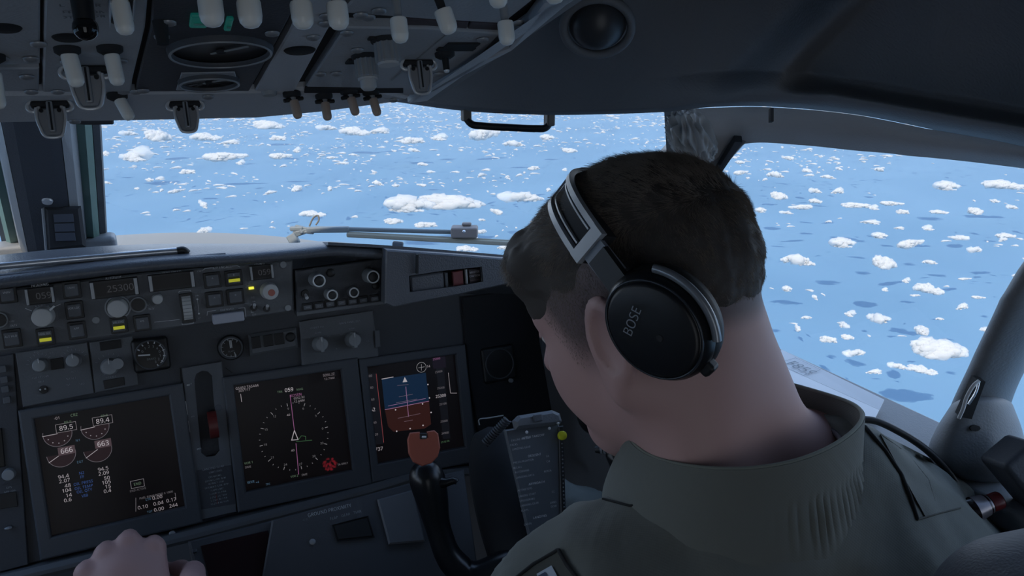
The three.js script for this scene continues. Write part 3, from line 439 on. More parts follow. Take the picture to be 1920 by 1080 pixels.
// ---------------------------------------------------------------- main instrument panel
const mip = new Face(V(0.3, 0.75, -1.21), R(17));
{
  const b = new Board(mip, 'instrument_panel', 'dark grey main instrument panel below the glareshield that carries the screens', 'instrument panel', 500, 800);
  b.plate('board', [[-320, 690], [0, 640], [560, 560], [760, 530], [1010, 500], [1016, 640], [1046, 810], [1040, 860], [770, 884], [690, 906], [350, 992], [0, 1075], [-320, 1150]], -0.035, -0.012, M.panelDark, 0.002);
  b.plate('lower_ledge', [[-320, 1152], [0, 1077], [350, 994], [690, 908], [775, 884], [1040, 862], [1042, 878], [778, 900], [695, 926], [352, 1016], [0, 1100], [-320, 1176]], -0.03, 0.012, M.panel, 0.006);
  b.plate('side_strip', [[868, 556], [1008, 540], [1014, 640], [1042, 800], [900, 826], [880, 700]], -0.012, -0.004, M.matte, 0.002);
  for (const [x0, y0, x1, y1] of [[165, 655, 176, 738], [337, 690, 352, 955], [422, 690, 436, 700]]) b.plate('joint', [[x0, y0], [x0 + 2, y0], [x1 + 2, y1], [x1, y1]], -0.012, -0.010, M.black, 0.0004);
  for (const [x, y] of [[95, 1024], [323, 1001], [463, 937], [701, 884]]) b.put('screw', x, y, 0.0, latZ([[0.005, 0], [0.0048, 0.0014], [0.003, 0.002], [0, 0.0016]], 16), M.steel);
}
const screenText = '#b9b0b6';
function displayUnit(name, label, c, corners, draw, outer) {
  const b = new Board(mip, name, label, 'display', ...c), q = b.quad(corners);
  const w = (Math.hypot(q[1][0] - q[0][0], q[1][1] - q[0][1]) + Math.hypot(q[2][0] - q[3][0], q[2][1] - q[3][1])) / 2, h = (Math.hypot(q[3][0] - q[0][0], q[3][1] - q[0][1]) + Math.hypot(q[2][0] - q[1][0], q[2][1] - q[1][1])) / 2;
  const cx = q.reduce((s, p) => s + p[0], 0) / 4, cy = q.reduce((s, p) => s + p[1], 0) / 4, ang = Math.atan2(q[1][1] - q[0][1] + q[2][1] - q[3][1], q[1][0] - q[0][0] + q[2][0] - q[3][0]);
  const g = sub('screen_unit', b.g, V(cx, cy, 0)); g.rotation.z = ang;
  const s = new THREE.Shape([new THREE.Vector2(-w / 2 - outer[0], -h / 2 - outer[3]), new THREE.Vector2(w / 2 + outer[1], -h / 2 - outer[3]), new THREE.Vector2(w / 2 + outer[1], h / 2 + outer[2]), new THREE.Vector2(-w / 2 - outer[0], h / 2 + outer[2])]);
  s.holes.push(new THREE.Path([[-w / 2, -h / 2], [-w / 2, h / 2], [w / 2, h / 2], [w / 2, -h / 2]].map((p) => new THREE.Vector2(...p))));
  part('bezel', new THREE.ExtrudeGeometry(s, { depth: 0.014, bevelEnabled: true, bevelThickness: 0.003, bevelSize: 0.003, bevelOffset: -0.003, bevelSegments: 2 }).translate(0, 0, -0.014), M.bezel, g);
  const t = lettering(w, h, 5200, (k) => { k.fillStyle = '#0a0708'; k.fillRect(-1, -1, 2, 2); draw(k, (px, py) => { const [x, y] = b.xy(px, py), dx = x - cx, dy = y - cy; return [dx * Math.cos(-ang) - dy * Math.sin(-ang), dx * Math.sin(-ang) + dy * Math.cos(-ang)]; }, ang); });
  const m = new THREE.Mesh(new THREE.PlaneGeometry(w + 0.002, h + 0.002), screenMat(t, 0.4)); m.position.z = -0.006; m.name = 'screen'; g.add(m);
  return b;
}
displayUnit('engine_display', 'square dark screen left of the gear lever showing engine dials and figures', [205, 870], [[65, 787], [318, 740], [345, 952], [95, 1005]], (g, q) => {
  const w = (s, x, y, k, c = screenText, al) => word(g, s, ...q(x, y), k, c, al), l = (p, k = 0.0006, c = '#8f8a90') => line(g, p.map((a) => q(...a)), k, c);
  const dial = (x, y, r, v, a1, sec, rect) => { const [u, z] = q(x, y); g.fillStyle = '#2a1c20'; g.beginPath(); g.arc(u, z, r, -Math.PI, 0.3); g.lineTo(u, z); g.fill(); g.strokeStyle = '#7d7880'; g.lineWidth = 0.0007; g.beginPath(); g.arc(u, z, r, rect ? -3.4 : -Math.PI, 0.35); g.stroke(); if (rect) for (let i = 0; i < 5; i++) { g.fillStyle = '#9a949a'; g.beginPath(); g.arc(u + r * 0.75 * Math.cos(-0.45 - i * 0.56), z + r * 0.75 * Math.sin(-0.45 - i * 0.56), 0.0009, 0, 7); g.fill(); } line(g, [[u, z], [u + r * 1.05 * Math.cos(a1), z + r * 1.05 * Math.sin(a1)]], 0.0009, '#c8c0c6'); };
  dial(108, 815, 0.0185, 0, Math.PI + 0.02, 1, 1); dial(178, 802, 0.0185, 0, Math.PI + 0.06, 1, 1); dial(115, 853, 0.0185, 0, Math.PI + 0.5, 1); dial(183, 844, 0.0185, 0, Math.PI + 0.52, 1);
  const box = (s, x, y, wd = 0.026, k = 0.0095) => { const [u, z] = q(x, y); g.fillStyle = '#0a0708'; g.fillRect(u - wd / 2, z - 0.006, wd, 0.012); g.strokeStyle = '#a29aa0'; g.lineWidth = 0.0006; g.strokeRect(u - wd / 2, z - 0.006, wd, 0.012); word(g, s, u, z, k, '#d8d0d6'); };
  box('89.5', 124, 803); box('89.4', 192, 790); g.fillStyle = '#4a3a40'; for (const [s, x, y] of [['666', 125, 846], ['663', 193, 833]]) { const [u, z] = q(x, y); g.fillStyle = '#5a4a50'; g.fillRect(u - 0.011, z - 0.006, 0.022, 0.012); word(g, s, u, z, 0.0098, '#dcd4da'); }
  w('-01', 107, 786, 0.0055); w('CRZ', 139, 780, 0.0055, '#6f8a70'); w('89.9', 127, 793, 0.005, '#6f8a70'); w('89.9', 195, 781, 0.005, '#6f8a70'); w('N1', 146, 827, 0.005, '#5a7f9c'); w('EGT', 150, 867, 0.0048, '#5a7f9c');
  [['94.4', 119, 894], ['2.07', 121, 902], ['48', 127, 911], ['104', 125, 920], ['14', 129, 929], ['0.6', 127, 938]].forEach(([s, x, y]) => w(s, x, y, 0.0075, '#c6bec4'));
  [['94.5', 193, 880], ['2.09', 194, 888], ['50', 200, 897], ['105', 199, 905], ['15', 202, 913], ['0.4', 201, 921]].forEach(([s, x, y]) => w(s, x, y, 0.0075, '#c6bec4'));
  [['N2', 153, 888], ['FF', 154, 895], ['OIL PRESS', 156, 906], ['OIL TEMP', 157, 914], ['OIL QTY', 158, 921], ['VIB', 159, 930]].forEach(([s, x, y]) => w(s, x, y, 0.0056, '#3f62a8'));
  const [bx, by] = q(257, 908); g.strokeStyle = '#8a868c'; g.lineWidth = 0.0008; g.strokeRect(bx - 0.009, by - 0.0055, 0.018, 0.011); w('END', 257, 908, 0.0055, '#6f8a70'); w('END ACTIVE', 258, 919, 0.0042, '#7a767c');
  l([[254, 934], [254, 960]]); l([[327, 925], [329, 938]]); w('FUEL REMAINING X 1000', 292, 929, 0.0042, '#8a868c'); w('0.00', 294, 933, 0.0075); w('CTR', 277, 937, 0.0045, '#5a7f9c'); w('0.10', 267, 951, 0.0075); w('0.04', 296, 944, 0.0075); w('0.17', 320, 938, 0.0075); w('0.00', 297, 955, 0.0075); w('244', 324, 948, 0.0075); w('TOT', 280, 960, 0.0042, '#5a7f9c');
}, [0.018, 0.022, 0.016, 0.03]);
displayUnit('navigation_display', 'square dark screen right of the gear lever with a compass rose and magenta line', [550, 805], [[438, 724], [640, 692], [660, 882], [462, 921]], (g, q) => {
  const w = (s, x, y, k, c = screenText) => word(g, s, ...q(x, y), k, c), l = (p, k, c) => line(g, p.map((a) => q(...a)), k, c), [cx, cy] = q(553, 819), r = Math.hypot(q(487, 822)[0] - cx, q(487, 822)[1] - cy);
  for (let i = 0; i < 36; i++) { const a = i * Math.PI / 18 + 0.1, big = i % 3 === 0; line(g, [[cx + r * Math.cos(a), cy + r * Math.sin(a)], [cx + r * (big ? 0.91 : 0.96) * Math.cos(a), cy + r * (big ? 0.91 : 0.96) * Math.sin(a)]], big ? 0.001 : 0.0007, '#9a989c'); if (big) word(g, String(i), cx + r * 0.84 * Math.cos(a), cy + r * 0.84 * Math.sin(a), 0.005, '#88868a'); }
  l([[545, 742], [553, 808]], 0.001, '#a8689a'); l([[556, 832], [561, 890]], 0.001, '#a8689a'); l([[553, 808], [548, 826], [560, 825], [553, 808]], 0.0012, '#d0c8ce');
  w('059', 543, 732, 0.0085, '#e0d8de'); w('TRK', 526, 736, 0.005, '#6f8a70'); w('MAG', 563, 731, 0.005, '#6f8a70'); w('KOSEN', 556, 742, 0.006, '#b070a0'); w('0552.9Z', 562, 747, 0.005, '#b0a8ae'); w('12.4NM', 562, 753, 0.005, '#b0a8ae'); w('40', 542, 779, 0.005); w('40', 550, 845, 0.005);
  w('GS452 TAS444', 465, 727, 0.0055, '#b0a8ae'); w('305°/17', 460, 733, 0.0052, '#b0a8ae'); l([[453, 740], [455, 755]], 0.0009, '#b8b0b6'); w('5056.2Z', 617, 704, 0.0055, '#a0989e'); w('12.7NM', 618, 711, 0.005, '#a0989e');
  l([[560, 826], [566, 818], [574, 819], [574, 826]], 0.0008, '#4a7a50'); l([[556, 829], [586, 826]], 0.0008, '#4a7a50'); const [rx, ry] = q(619, 870), rr = rng(3); g.fillStyle = '#8a1c28'; for (let i = 0; i < 60; i++) { const a = rr() * 6.3, d = 0.011 * Math.sqrt(rr()); g.globalAlpha = 0.5; g.beginPath(); g.arc(rx + d * Math.cos(a), ry + d * Math.sin(a), 0.0018, 0, 7); g.fill(); } g.globalAlpha = 1;
  w('VOR 1', 468, 868, 0.005, '#6f8a70'); w('DME', 467, 876, 0.0045, '#8a868c'); w('WXR', 472, 904, 0.0055, '#5a7f9c'); w('+4', 484, 904, 0.005, '#5a7f9c'); w('TFC', 504, 908, 0.0045, '#5a7f9c'); w('TA ONLY', 643, 870, 0.0045, '#8a868c'); w('VOR 2', 553, 893, 0.0045, '#6f8a70'); w('DME', 572, 890, 0.0045, '#8a868c');
}, [0.016, 0.03, 0.016, 0.03]);
displayUnit('flight_display', 'square screen behind the orange yoke cap with blue and brown artificial horizon', [776, 768], [[688, 690], [852, 664], [874, 838], [710, 868]], (g, q) => {
  const w = (s, x, y, k, c = screenText) => word(g, s, ...q(x, y), k, c), l = (p, k, c) => line(g, p.map((a) => q(...a)), k, c), poly = (p, c) => { g.fillStyle = c; g.beginPath(); p.forEach((a, i) => i ? g.lineTo(...q(...a)) : g.moveTo(...q(...a))); g.fill(); };
  poly([[718, 712], [800, 700], [806, 752], [724, 768]], '#142c48'); poly([[724, 768], [806, 752], [810, 796], [798, 804], [740, 810], [730, 800]], '#3a1e1a');
  for (const [x0, y0, x1, y1] of [[702, 700, 716, 832], [826, 676, 840, 822]]) poly([[x0 - 8, y0 + 2], [x0 + 6, y0], [x1 + 6, y1], [x1 - 8, y1 + 2]], '#15161c'); poly([[812, 672], [836, 668], [838, 690], [814, 693]], '#1a1420');
  l([[724, 769], [806, 753]], 0.0009, '#b884b0'); l([[730, 762], [800, 748]], 0.0007, '#b884b0'); l([[763, 726], [768, 782]], 0.0009, '#b884b0'); for (const [x0, y0, x1, y1] of [[750, 745, 776, 740], [745, 756, 784, 749], [747, 724, 768, 722], [748, 785, 790, 776], [760, 791, 776, 788]]) l([[x0, y0], [x1, y1]], 0.0006, '#8c7484');
  l([[718, 712], [740, 708]], 0.0014, '#c0b8be'); poly([[757, 718], [766, 717], [761, 708]], '#d0c8ce'); const [cx, cy] = q(792, 690); g.strokeStyle = '#a8a8ac'; g.lineWidth = 0.0008; g.beginPath(); g.arc(cx, cy, 0.0085, 0, 7); g.stroke(); l([[786, 691], [798, 689]], 0.0007, '#a8a8ac'); l([[792, 684], [792, 696]], 0.0007, '#a8a8ac'); w('14', 805, 688, 0.006);
  w('N1', 717, 681, 0.0045, '#5f8a62'); w('FMC SPD', 735, 678, 0.004, '#5f8a62'); w('LNAV', 764, 674, 0.0045, '#5f8a62'); w('VNAV PTH', 788, 670, 0.004, '#5f8a62');
  [['300', 696, 706], ['280', 698, 728], ['260', 700, 750], ['240', 704, 793], ['220', 707, 815]].forEach(([s, x, y]) => w(s, x, y, 0.0052, '#8c868c')); w('262', 699, 769, 0.0085, '#d8d0d6'); w('.737', 712, 842, 0.0085, '#c8c0c6'); l([[708, 702], [722, 830]], 0.0009, '#a04c50');
  [['25400', 824, 698], ['25200', 828, 728], ['25100', 832, 758], ['25000', 834, 790], ['24900', 836, 812]].forEach(([s, x, y]) => w(s, x, y, 0.005, '#8c868c')); w('25300', 828, 743, 0.007, '#d8d0d6'); w('25300', 820, 674, 0.005, '#b070a0'); l([[842, 700], [846, 738], [858, 738]], 0.0008, '#b8b0b6'); w('29.92 IN', 836, 828, 0.0042, '#5f8a62');
  for (const [x, y] of [[804, 722], [807, 747], [810, 774], [795, 798], [746, 809], [771, 804], [794, 758], [744, 769]]) { g.fillStyle = '#d8d0d6'; g.beginPath(); g.arc(...q(x, y), 0.0013, 0, 7); g.fill(); }
}, [0.014, 0.02, 0.016, 0.03]);

// ---- row of small panels between the autopilot panel and the screens
const rotary = (b, x, y, r, h, mat, ptr) => { const k = b.r(x, y, r), g = b.grp('knob', x, y, -0.004); part('skirt', latZ([[k * 1.12, 0], [k * 1.1, 0.003], [k, 0.004], [k * 0.95, h], [k * 0.8, h + 0.001], [0, h + 0.001]], 24), mat, g); if (ptr) part('pointer_bar', T(rb(k * 0.55, k * 2.3, h * 0.9, 0.0015), 0, 0, h * 0.62), mat, g); part('index_line', T(rb(0.0012, k * 0.7, 0.001, 0.0003), 0, k * 0.75, h + (ptr ? h * 0.1 : 0) + 0.001), M.white, g); return g; };
{
  const b = new Board(mip, 'fuel_flow_panel', 'small panel with two round selector knobs and radiating tick marks above the engine display', 'control panel', 105, 690);
  b.plate('face_plate', [[28, 662], [163, 642], [176, 738], [42, 764]], -0.012, -0.004, M.panel, 0.001); rotary(b, 75, 685, 13, 0.014, M.knobDark); rotary(b, 138, 676, 13, 0.014, M.knobDark);
  { const g = b.grp('toggle_switch', 81, 731, -0.004); part('bushing', cylZ(0.006, 0.0055, 0.003, 16), M.black, g); for (const s of [-1, 1]) part('tip', T(new THREE.SphereGeometry(0.0014, 10, 8), s * 0.0032, 0.001, 0.006), M.white, g); }
  b.plate('dark_window', [[94, 674], [118, 670], [120, 690], [96, 694]], -0.004, -0.002, M.black, 0.0005);
  b.print('lettering', 30, 640, 176, 766, -0.0034, 2600, (g, q) => { const w = (s, x, y, k = 0.0042) => word(g, s, ...q(x, y), k, '#b8bec5'); w('FUEL FLOW', 75, 707); w('RATE', 77, 716, 0.0036); w('N1 SET', 133, 710); w('RESET', 70, 660, 0.0036); w('USED', 94, 662, 0.0036); w('AUTO', 132, 651, 0.0036); w('BOTH', 139, 697, 0.0034); w('1', 152, 660, 0.0036); w('2', 120, 693, 0.0036); w('N1', 128, 722, 0.0042); w('SPD', 153, 720, 0.0042);
    for (const [x, y] of [[75, 685], [138, 676]]) { const [u, v] = q(x, y); for (let i = 0; i < 9; i++) { const a = 0.35 + i * 0.32; line(g, [[u + 0.0145 * Math.cos(a), v + 0.0145 * Math.sin(a)], [u + 0.0185 * Math.cos(a), v + 0.0185 * Math.sin(a)]], 0.0008, '#9aa0a6'); } } });
}
{
  const b = new Board(mip, 'speed_reference_panel', 'small panel with one stubby double knob left of the round brake gauge', 'control panel', 212, 680);
  b.plate('face_plate', [[167, 642], [248, 630], [260, 722], [178, 737]], -0.012, -0.004, M.panel, 0.001); const k = rotary(b, 206, 688, 16, 0.014, M.knobDark); part('stub', cylZ(0.0085, 0.008, 0.014, 20).translate(0.012, 0.004, 0.010), M.knobDark, k);
  b.plate('dark_window', [[186, 642], [226, 636], [228, 652], [188, 658]], -0.004, -0.002, M.black, 0.0005); b.plate('lower_window', [[193, 714], [232, 707], [234, 722], [196, 730]], -0.004, -0.002, M.black, 0.0005);
  b.print('lettering', 168, 630, 262, 738, -0.0034, 2600, (g, q) => { word(g, 'SPD REF', ...q(208, 707), 0.004, '#b8bec5'); word(g, 'V1 VR WT VREF', ...q(200, 702), 0.003, '#b8bec5'); const [u, v] = q(206, 688); for (let i = 0; i < 7; i++) { const a = 0.5 + i * 0.36; line(g, [[u + 0.017 * Math.cos(a), v + 0.017 * Math.sin(a)], [u + 0.0215 * Math.cos(a), v + 0.0215 * Math.sin(a)]], 0.0008, '#9aa0a6'); } });
}
const gauge = (name, label, x, y, r, square, draw) => {
  const b = new Board(mip, name, label, 'gauge', x, y), k = b.r(x, y, r); if (square) part('bezel', T(rb(k * 2.5, k * 2.5, 0.02, 0.006), 0, 0, -0.008), M.black, b.g); else part('bezel', latZ([[k * 1.25, -0.012], [k * 1.22, 0.0], [k * 1.05, 0.002], [k, -0.002]], 36), M.black, b.g);
  const t = lettering(k * 2, k * 2, 9000, (g) => { g.fillStyle = '#0b0c0e'; g.beginPath(); g.arc(0, 0, k, 0, 7); g.fill(); draw(g, k); }); const m = new THREE.Mesh(new THREE.CircleGeometry(k, 40), new THREE.MeshStandardMaterial({ map: t, roughness: 0.35 })); m.geometry.translate(0, 0, square ? 0.0024 : -0.001); m.name = 'dial'; b.g.add(m);
  part('ring', new THREE.TorusGeometry(k * 1.04, 0.0012, 8, 40).translate(0, 0, square ? 0.0024 : 0.001), M.bezel, b.g); return [b, k];
};
{
  const [b, k] = gauge('brake_gauge', 'round gauge in a square black frame with bold white tick marks', 283, 665, 27, true, (g, k) => { for (let i = 0; i < 9; i++) { const a = 2.6 - i * 0.47; line(g, [[k * 0.82 * Math.cos(a), k * 0.82 * Math.sin(a)], [k * 0.98 * Math.cos(a), k * 0.98 * Math.sin(a)]], 0.0016, '#d0d4d8'); word(g, String(i % 5), k * 0.62 * Math.cos(a), k * 0.62 * Math.sin(a), 0.005, '#a0a4a8'); } g.strokeStyle = '#c0c4c8'; g.lineWidth = 0.0012; g.beginPath(); g.arc(0, 0, k * 0.9, -0.9, 0.7); g.stroke(); word(g, 'BRAKE', 0, -k * 0.3, 0.0045, '#80858a'); });
  part('needle', T(rb(k * 0.8, 0.0022, 0.001, 0.0004), -k * 0.45, 0, 0.004).rotateZ(-0.1), M.white, b.g);
}
{
  const [b, k] = gauge('flap_gauge', 'round gauge with a pale ring and upright needle above the gear lever', 433, 652, 20, false, (g, k) => { g.strokeStyle = '#8d9298'; g.lineWidth = 0.0016; g.beginPath(); g.arc(0, 0, k * 0.9, 0.7, 5.2); g.stroke(); for (let i = 0; i < 9; i++) { const a = 0.7 + i * 0.56; line(g, [[k * 0.7 * Math.cos(a), k * 0.7 * Math.sin(a)], [k * 0.9 * Math.cos(a), k * 0.9 * Math.sin(a)]], 0.001, '#9aa0a6'); } word(g, 'FLAPS', 0, -k * 0.35, 0.0036, '#80858a'); });
  for (const s of [-0.0006, 0.0008]) part('needle', T(rb(0.0016, k * 0.75, 0.0008, 0.0003), s * 1.5, k * 0.36, 0.0025 + Math.abs(s)), M.knob, b.g); part('lower_needle', T(rb(0.0014, k * 0.5, 0.0008, 0.0003), 0.003, -k * 0.75, 0.002).rotateZ(0.15), M.knob, b.g);
}
{
  const b = new Board(mip, 'indicator_block', 'dark block of four unlit indicator lenses right of the flap gauge', 'indicator', 512, 638);
  b.plate('frame', [[466, 628], [556, 614], [560, 652], [470, 668]], -0.012, -0.002, M.panel, 0.004);
  [[480, 642], [503, 638.5], [524, 635]].forEach(([x, y]) => b.box('lens', x, y, 18, 22, -0.004, 0.001, M.black, 0.001)); b.put('round_lens', 545, 632, -0.002, latZ([[0.008, 0], [0.0075, 0.003], [0.005, 0.004], [0, 0.004]], 24), M.black);
}
{
  const b = new Board(mip, 'display_selector_panel', 'dim panel with two stubby selector knobs right of the indicator block', 'control panel', 630, 640);
  b.plate('face_plate', [[562, 603], [700, 582], [712, 672], [568, 697]], -0.014, -0.004, M.panel, 0.001); rotary(b, 600, 645, 13, 0.022, M.knobDark, 1); rotary(b, 661, 637, 13, 0.022, M.knobDark, 1); b.plate('side_switch', [[702, 620], [712, 618], [714, 650], [704, 652]], -0.004, 0, M.panel, 0.001);
  b.print('lettering', 562, 582, 714, 698, -0.0034, 2600, (g, q) => { const w = (s, x, y, k = 0.0046) => word(g, s, ...q(x, y), k, '#b8bec5'); w('LOWER DU', 595, 614); w('MAIN PANEL DUS', 657, 604); w('NORM', 597, 624, 0.0036); w('NORM', 660, 616, 0.0036); w('SYS', 580, 634, 0.0034); w('ENG', 618, 630, 0.0034); w('INBD', 642, 627, 0.0034); w('PFD', 690, 640, 0.0034); w('MFD', 634, 654, 0.0034); });
}
{ // clock at the far right of the panel
  const [b, k] = gauge('panel_clock', 'round unlit clock in the dark right end of the instrument panel', 936, 682, 26, true, (g, k) => { for (let i = 0; i < 12; i++) { const a = i * Math.PI / 6; line(g, [[k * 0.82 * Math.cos(a), k * 0.82 * Math.sin(a)], [k * 0.93 * Math.cos(a), k * 0.93 * Math.sin(a)]], 0.0007, '#2b2f34'); } }); b.put('corner_knob', 956, 713, 0.002, cylZ(0.004, 0.0036, 0.006, 14), M.knobDark);
}
{ // landing gear lever panel
  const b = new Board(mip, 'gear_lever_panel', 'tall panel with a long slot, dark red gear lever and a printed placard', 'lever panel', 390, 800);
  const c = b.quad([[341, 690], [416, 678], [444, 960], [372, 976]]), s = new THREE.Shape(c.map((p) => new THREE.Vector2(...p))); s.holes.push(new THREE.Path(b.quad([[363, 712], [367, 700], [378, 694], [390, 695], [399, 704], [401, 740], [413, 845], [404, 856], [386, 858], [376, 850]]).map((p) => new THREE.Vector2(...p))));
  part('face_plate', new THREE.ExtrudeGeometry(s, { depth: 0.012, bevelEnabled: true, bevelThickness: 0.001, bevelSize: 0.001, bevelOffset: -0.001, bevelSegments: 1 }).translate(0, 0, -0.014), M.panel, b.g);
  b.plate('slot_back', [[350, 690], [405, 685], [420, 865], [370, 870]], -0.03, -0.026, M.matte, 0.001); const lv = b.grp('gear_lever', 398, 790, -0.02); part('shaft', T(rb(0.008, 0.012, 0.03, 0.002), 0, 0, 0.012), M.steel, lv); part('wheel_knob', new THREE.CylinderGeometry(0.017, 0.017, 0.013, 28).rotateZ(Math.PI / 2).scale(1, 1.25, 1).translate(0, -0.004, 0.03), std(0x6a2c2a, 0.4), lv);
  b.plate('placard', [[368, 882], [434, 872], [443, 945], [377, 956]], -0.002, -0.0008, M.panelDark, 0.0003); for (const [x, y, w, h] of [[353, 722, 6, 3], [349, 765, 3, 26], [354, 800, 3, 22], [372, 842, 6, 3]]) b.box('mark', x, y, w, h, -0.002, -0.0006, M.knob, 0.0003);
  b.print('lettering', 345, 680, 444, 962, -0.0004, 2400, (g, q) => { const w = (t, x, y, k = 0.004, c = '#c0c6cc') => word(g, t, ...q(x, y), k, c); w('UP', 357, 720, 0.004); w('OFF', 361, 781, 0.004); w('DN', 374, 841, 0.004); g.fillStyle = '#5c6168'; g.beginPath(); g.arc(...q(409, 765), 0.005, 0, 7); g.fill(); w('LANDING GEAR', 400, 877, 0.0046); w('LIMIT (IAS)', 404, 884, 0.004);
    const rr = ['OPERATING', 'EXTEND 270K-.82M', 'RETRACT 235K', 'EXTENDED 320K-.82M', 'FLAPS LIMIT', '1-250K 15-195K', '2-250K 25-190K', '5-250K 30-175K', '10-210K 40-162K']; rr.forEach((t, i) => w(t, 403 + i * 1.1, 893 + i * 6.2, 0.0036)); line(g, [q(405, 925), q(408, 945)], 0.0012, '#7c3c3c'); });
}
{ // standby instruments at the left edge
  const b = new Board(mip, 'standby_panel', 'panel of small buttons and a knob at the left edge left of the engine display', 'control panel', 5, 780);
  b.plate('face_plate', [[-80, 680], [24, 664], [52, 1060], [-60, 1090]], -0.014, -0.004, M.panelDark, 0.001); [[5, 692], [8, 712], [10, 730], [13, 750]].forEach(([x, y]) => b.box('button', x, y, 14, 13, -0.004, 0.002, M.buttonFace, 0.001)); b.plate('dark_screen', [[-60, 812], [3, 803], [10, 875], [-52, 886]], -0.004, 0.0, M.glassy, 0.001); b.put('knob', 17, 889, -0.004, latZ([[0.0085, 0], [0.008, 0.012], [0.007, 0.013], [0, 0.013]], 20), M.knobDark); b.put('switch_tip', 16, 990, 0, new THREE.SphereGeometry(0.004, 10, 8).scale(1.4, 0.6, 1), M.steel);
  b.plate('lower_window', [[-20, 930], [30, 922], [33, 950], [-18, 958]], -0.004, -0.002, M.black, 0.0005); b.print('lettering', 0, 900, 46, 930, -0.0034, 2600, (g, q) => { word(g, 'GPS', ...q(16, 915), 0.004, '#b8bec5'); word(g, 'APP HDG', ...q(18, 922), 0.0036, '#b8bec5'); });
}

// ---------------------------------------------------------------- below the main panel
const low = new Face(at(640, 1000, 1.02), R(42));
{
  const b = new Board(low, 'lower_panel', 'dim lower panel under the navigation display with a dark recessed window', 'control panel', 650, 1000);
  b.plate('face_plate', [[510, 975], [770, 905], [870, 880], [900, 1090], [480, 1150]], -0.03, 0, M.panelDark, 0.002); b.plate('dark_window', [[622, 985], [690, 968], [702, 1008], [632, 1016]], 0, 0.003, M.recess, 0.003); b.plate('cover_plate', [[706, 938], [772, 920], [796, 1016], [728, 1022]], 0, 0.006, M.panel, 0.002);
  b.put('screw', 586, 1016, 0, latZ([[0.004, 0], [0.0036, 0.002], [0, 0.002]], 14), M.steel); b.print('lettering', 560, 940, 690, 990, 0.0006, 2600, (g, q) => { word(g, 'GROUND PROXIMITY', ...q(618, 957), 0.006, '#c0c6cc'); ['FLAP', 'GEAR', 'TERR'].forEach((s, i) => word(g, s, ...q(626 + i * 22, 971 - i * 5.5), 0.0048, '#a8aeb5')); word(g, 'INHIBIT', ...q(570, 975), 0.0045, '#8a9097'); });
}
{
  const f = new Face(at(440, 1050, 0.98), R(50)), b = new Board(f, 'control_display_unit', 'tilted keypad display with a dark reddish screen on the pedestal below the gear panel', 'display', 440, 1050);
  b.plate('body', [[352, 1014], [520, 972], [575, 1120], [390, 1160]], -0.05, 0, M.panelDark, 0.003); b.plate('screen', [[376, 1024], [502, 995], [534, 1100], [404, 1130]], 0, 0.0015, std(0x22090d, 0.35), 0.0006);
  [[365, 1034], [372, 1060], [380, 1086], [512, 1003], [520, 1028], [528, 1052]].forEach(([x, y]) => b.box('key', x, y, 9, 7, 0, 0.004, M.button, 0.001));
}
{ // pedestal with thrust levers under the hand
  const g = thing('pedestal', 'dark centre pedestal below the screens that carries the thrust levers', 'pedestal', V(0.02, 0, -0.85));
  part('cabinet', rb(0.42, 0.55, 0.6, 0.02).translate(0, 0.275, 0.05), M.panelDark, g); part('quadrant', new THREE.CylinderGeometry(0.15, 0.15, 0.2, 40, 1, false, 0, Math.PI).rotateZ(Math.PI / 2).rotateX(0).translate(0, 0.52, 0.03), M.panelDark, g);
  for (const x of [0.015, 0.075]) { const l = part('thrust_lever', rb(0.02, 0.17, 0.03, 0.006).translate(x, 0.66, -0.03), M.panel, g); part('lever_handle', new THREE.CapsuleGeometry(0.014, 0.034, 6, 14).rotateZ(Math.PI / 2).translate(x, 0.745, -0.03), M.knobDark, l); }
}
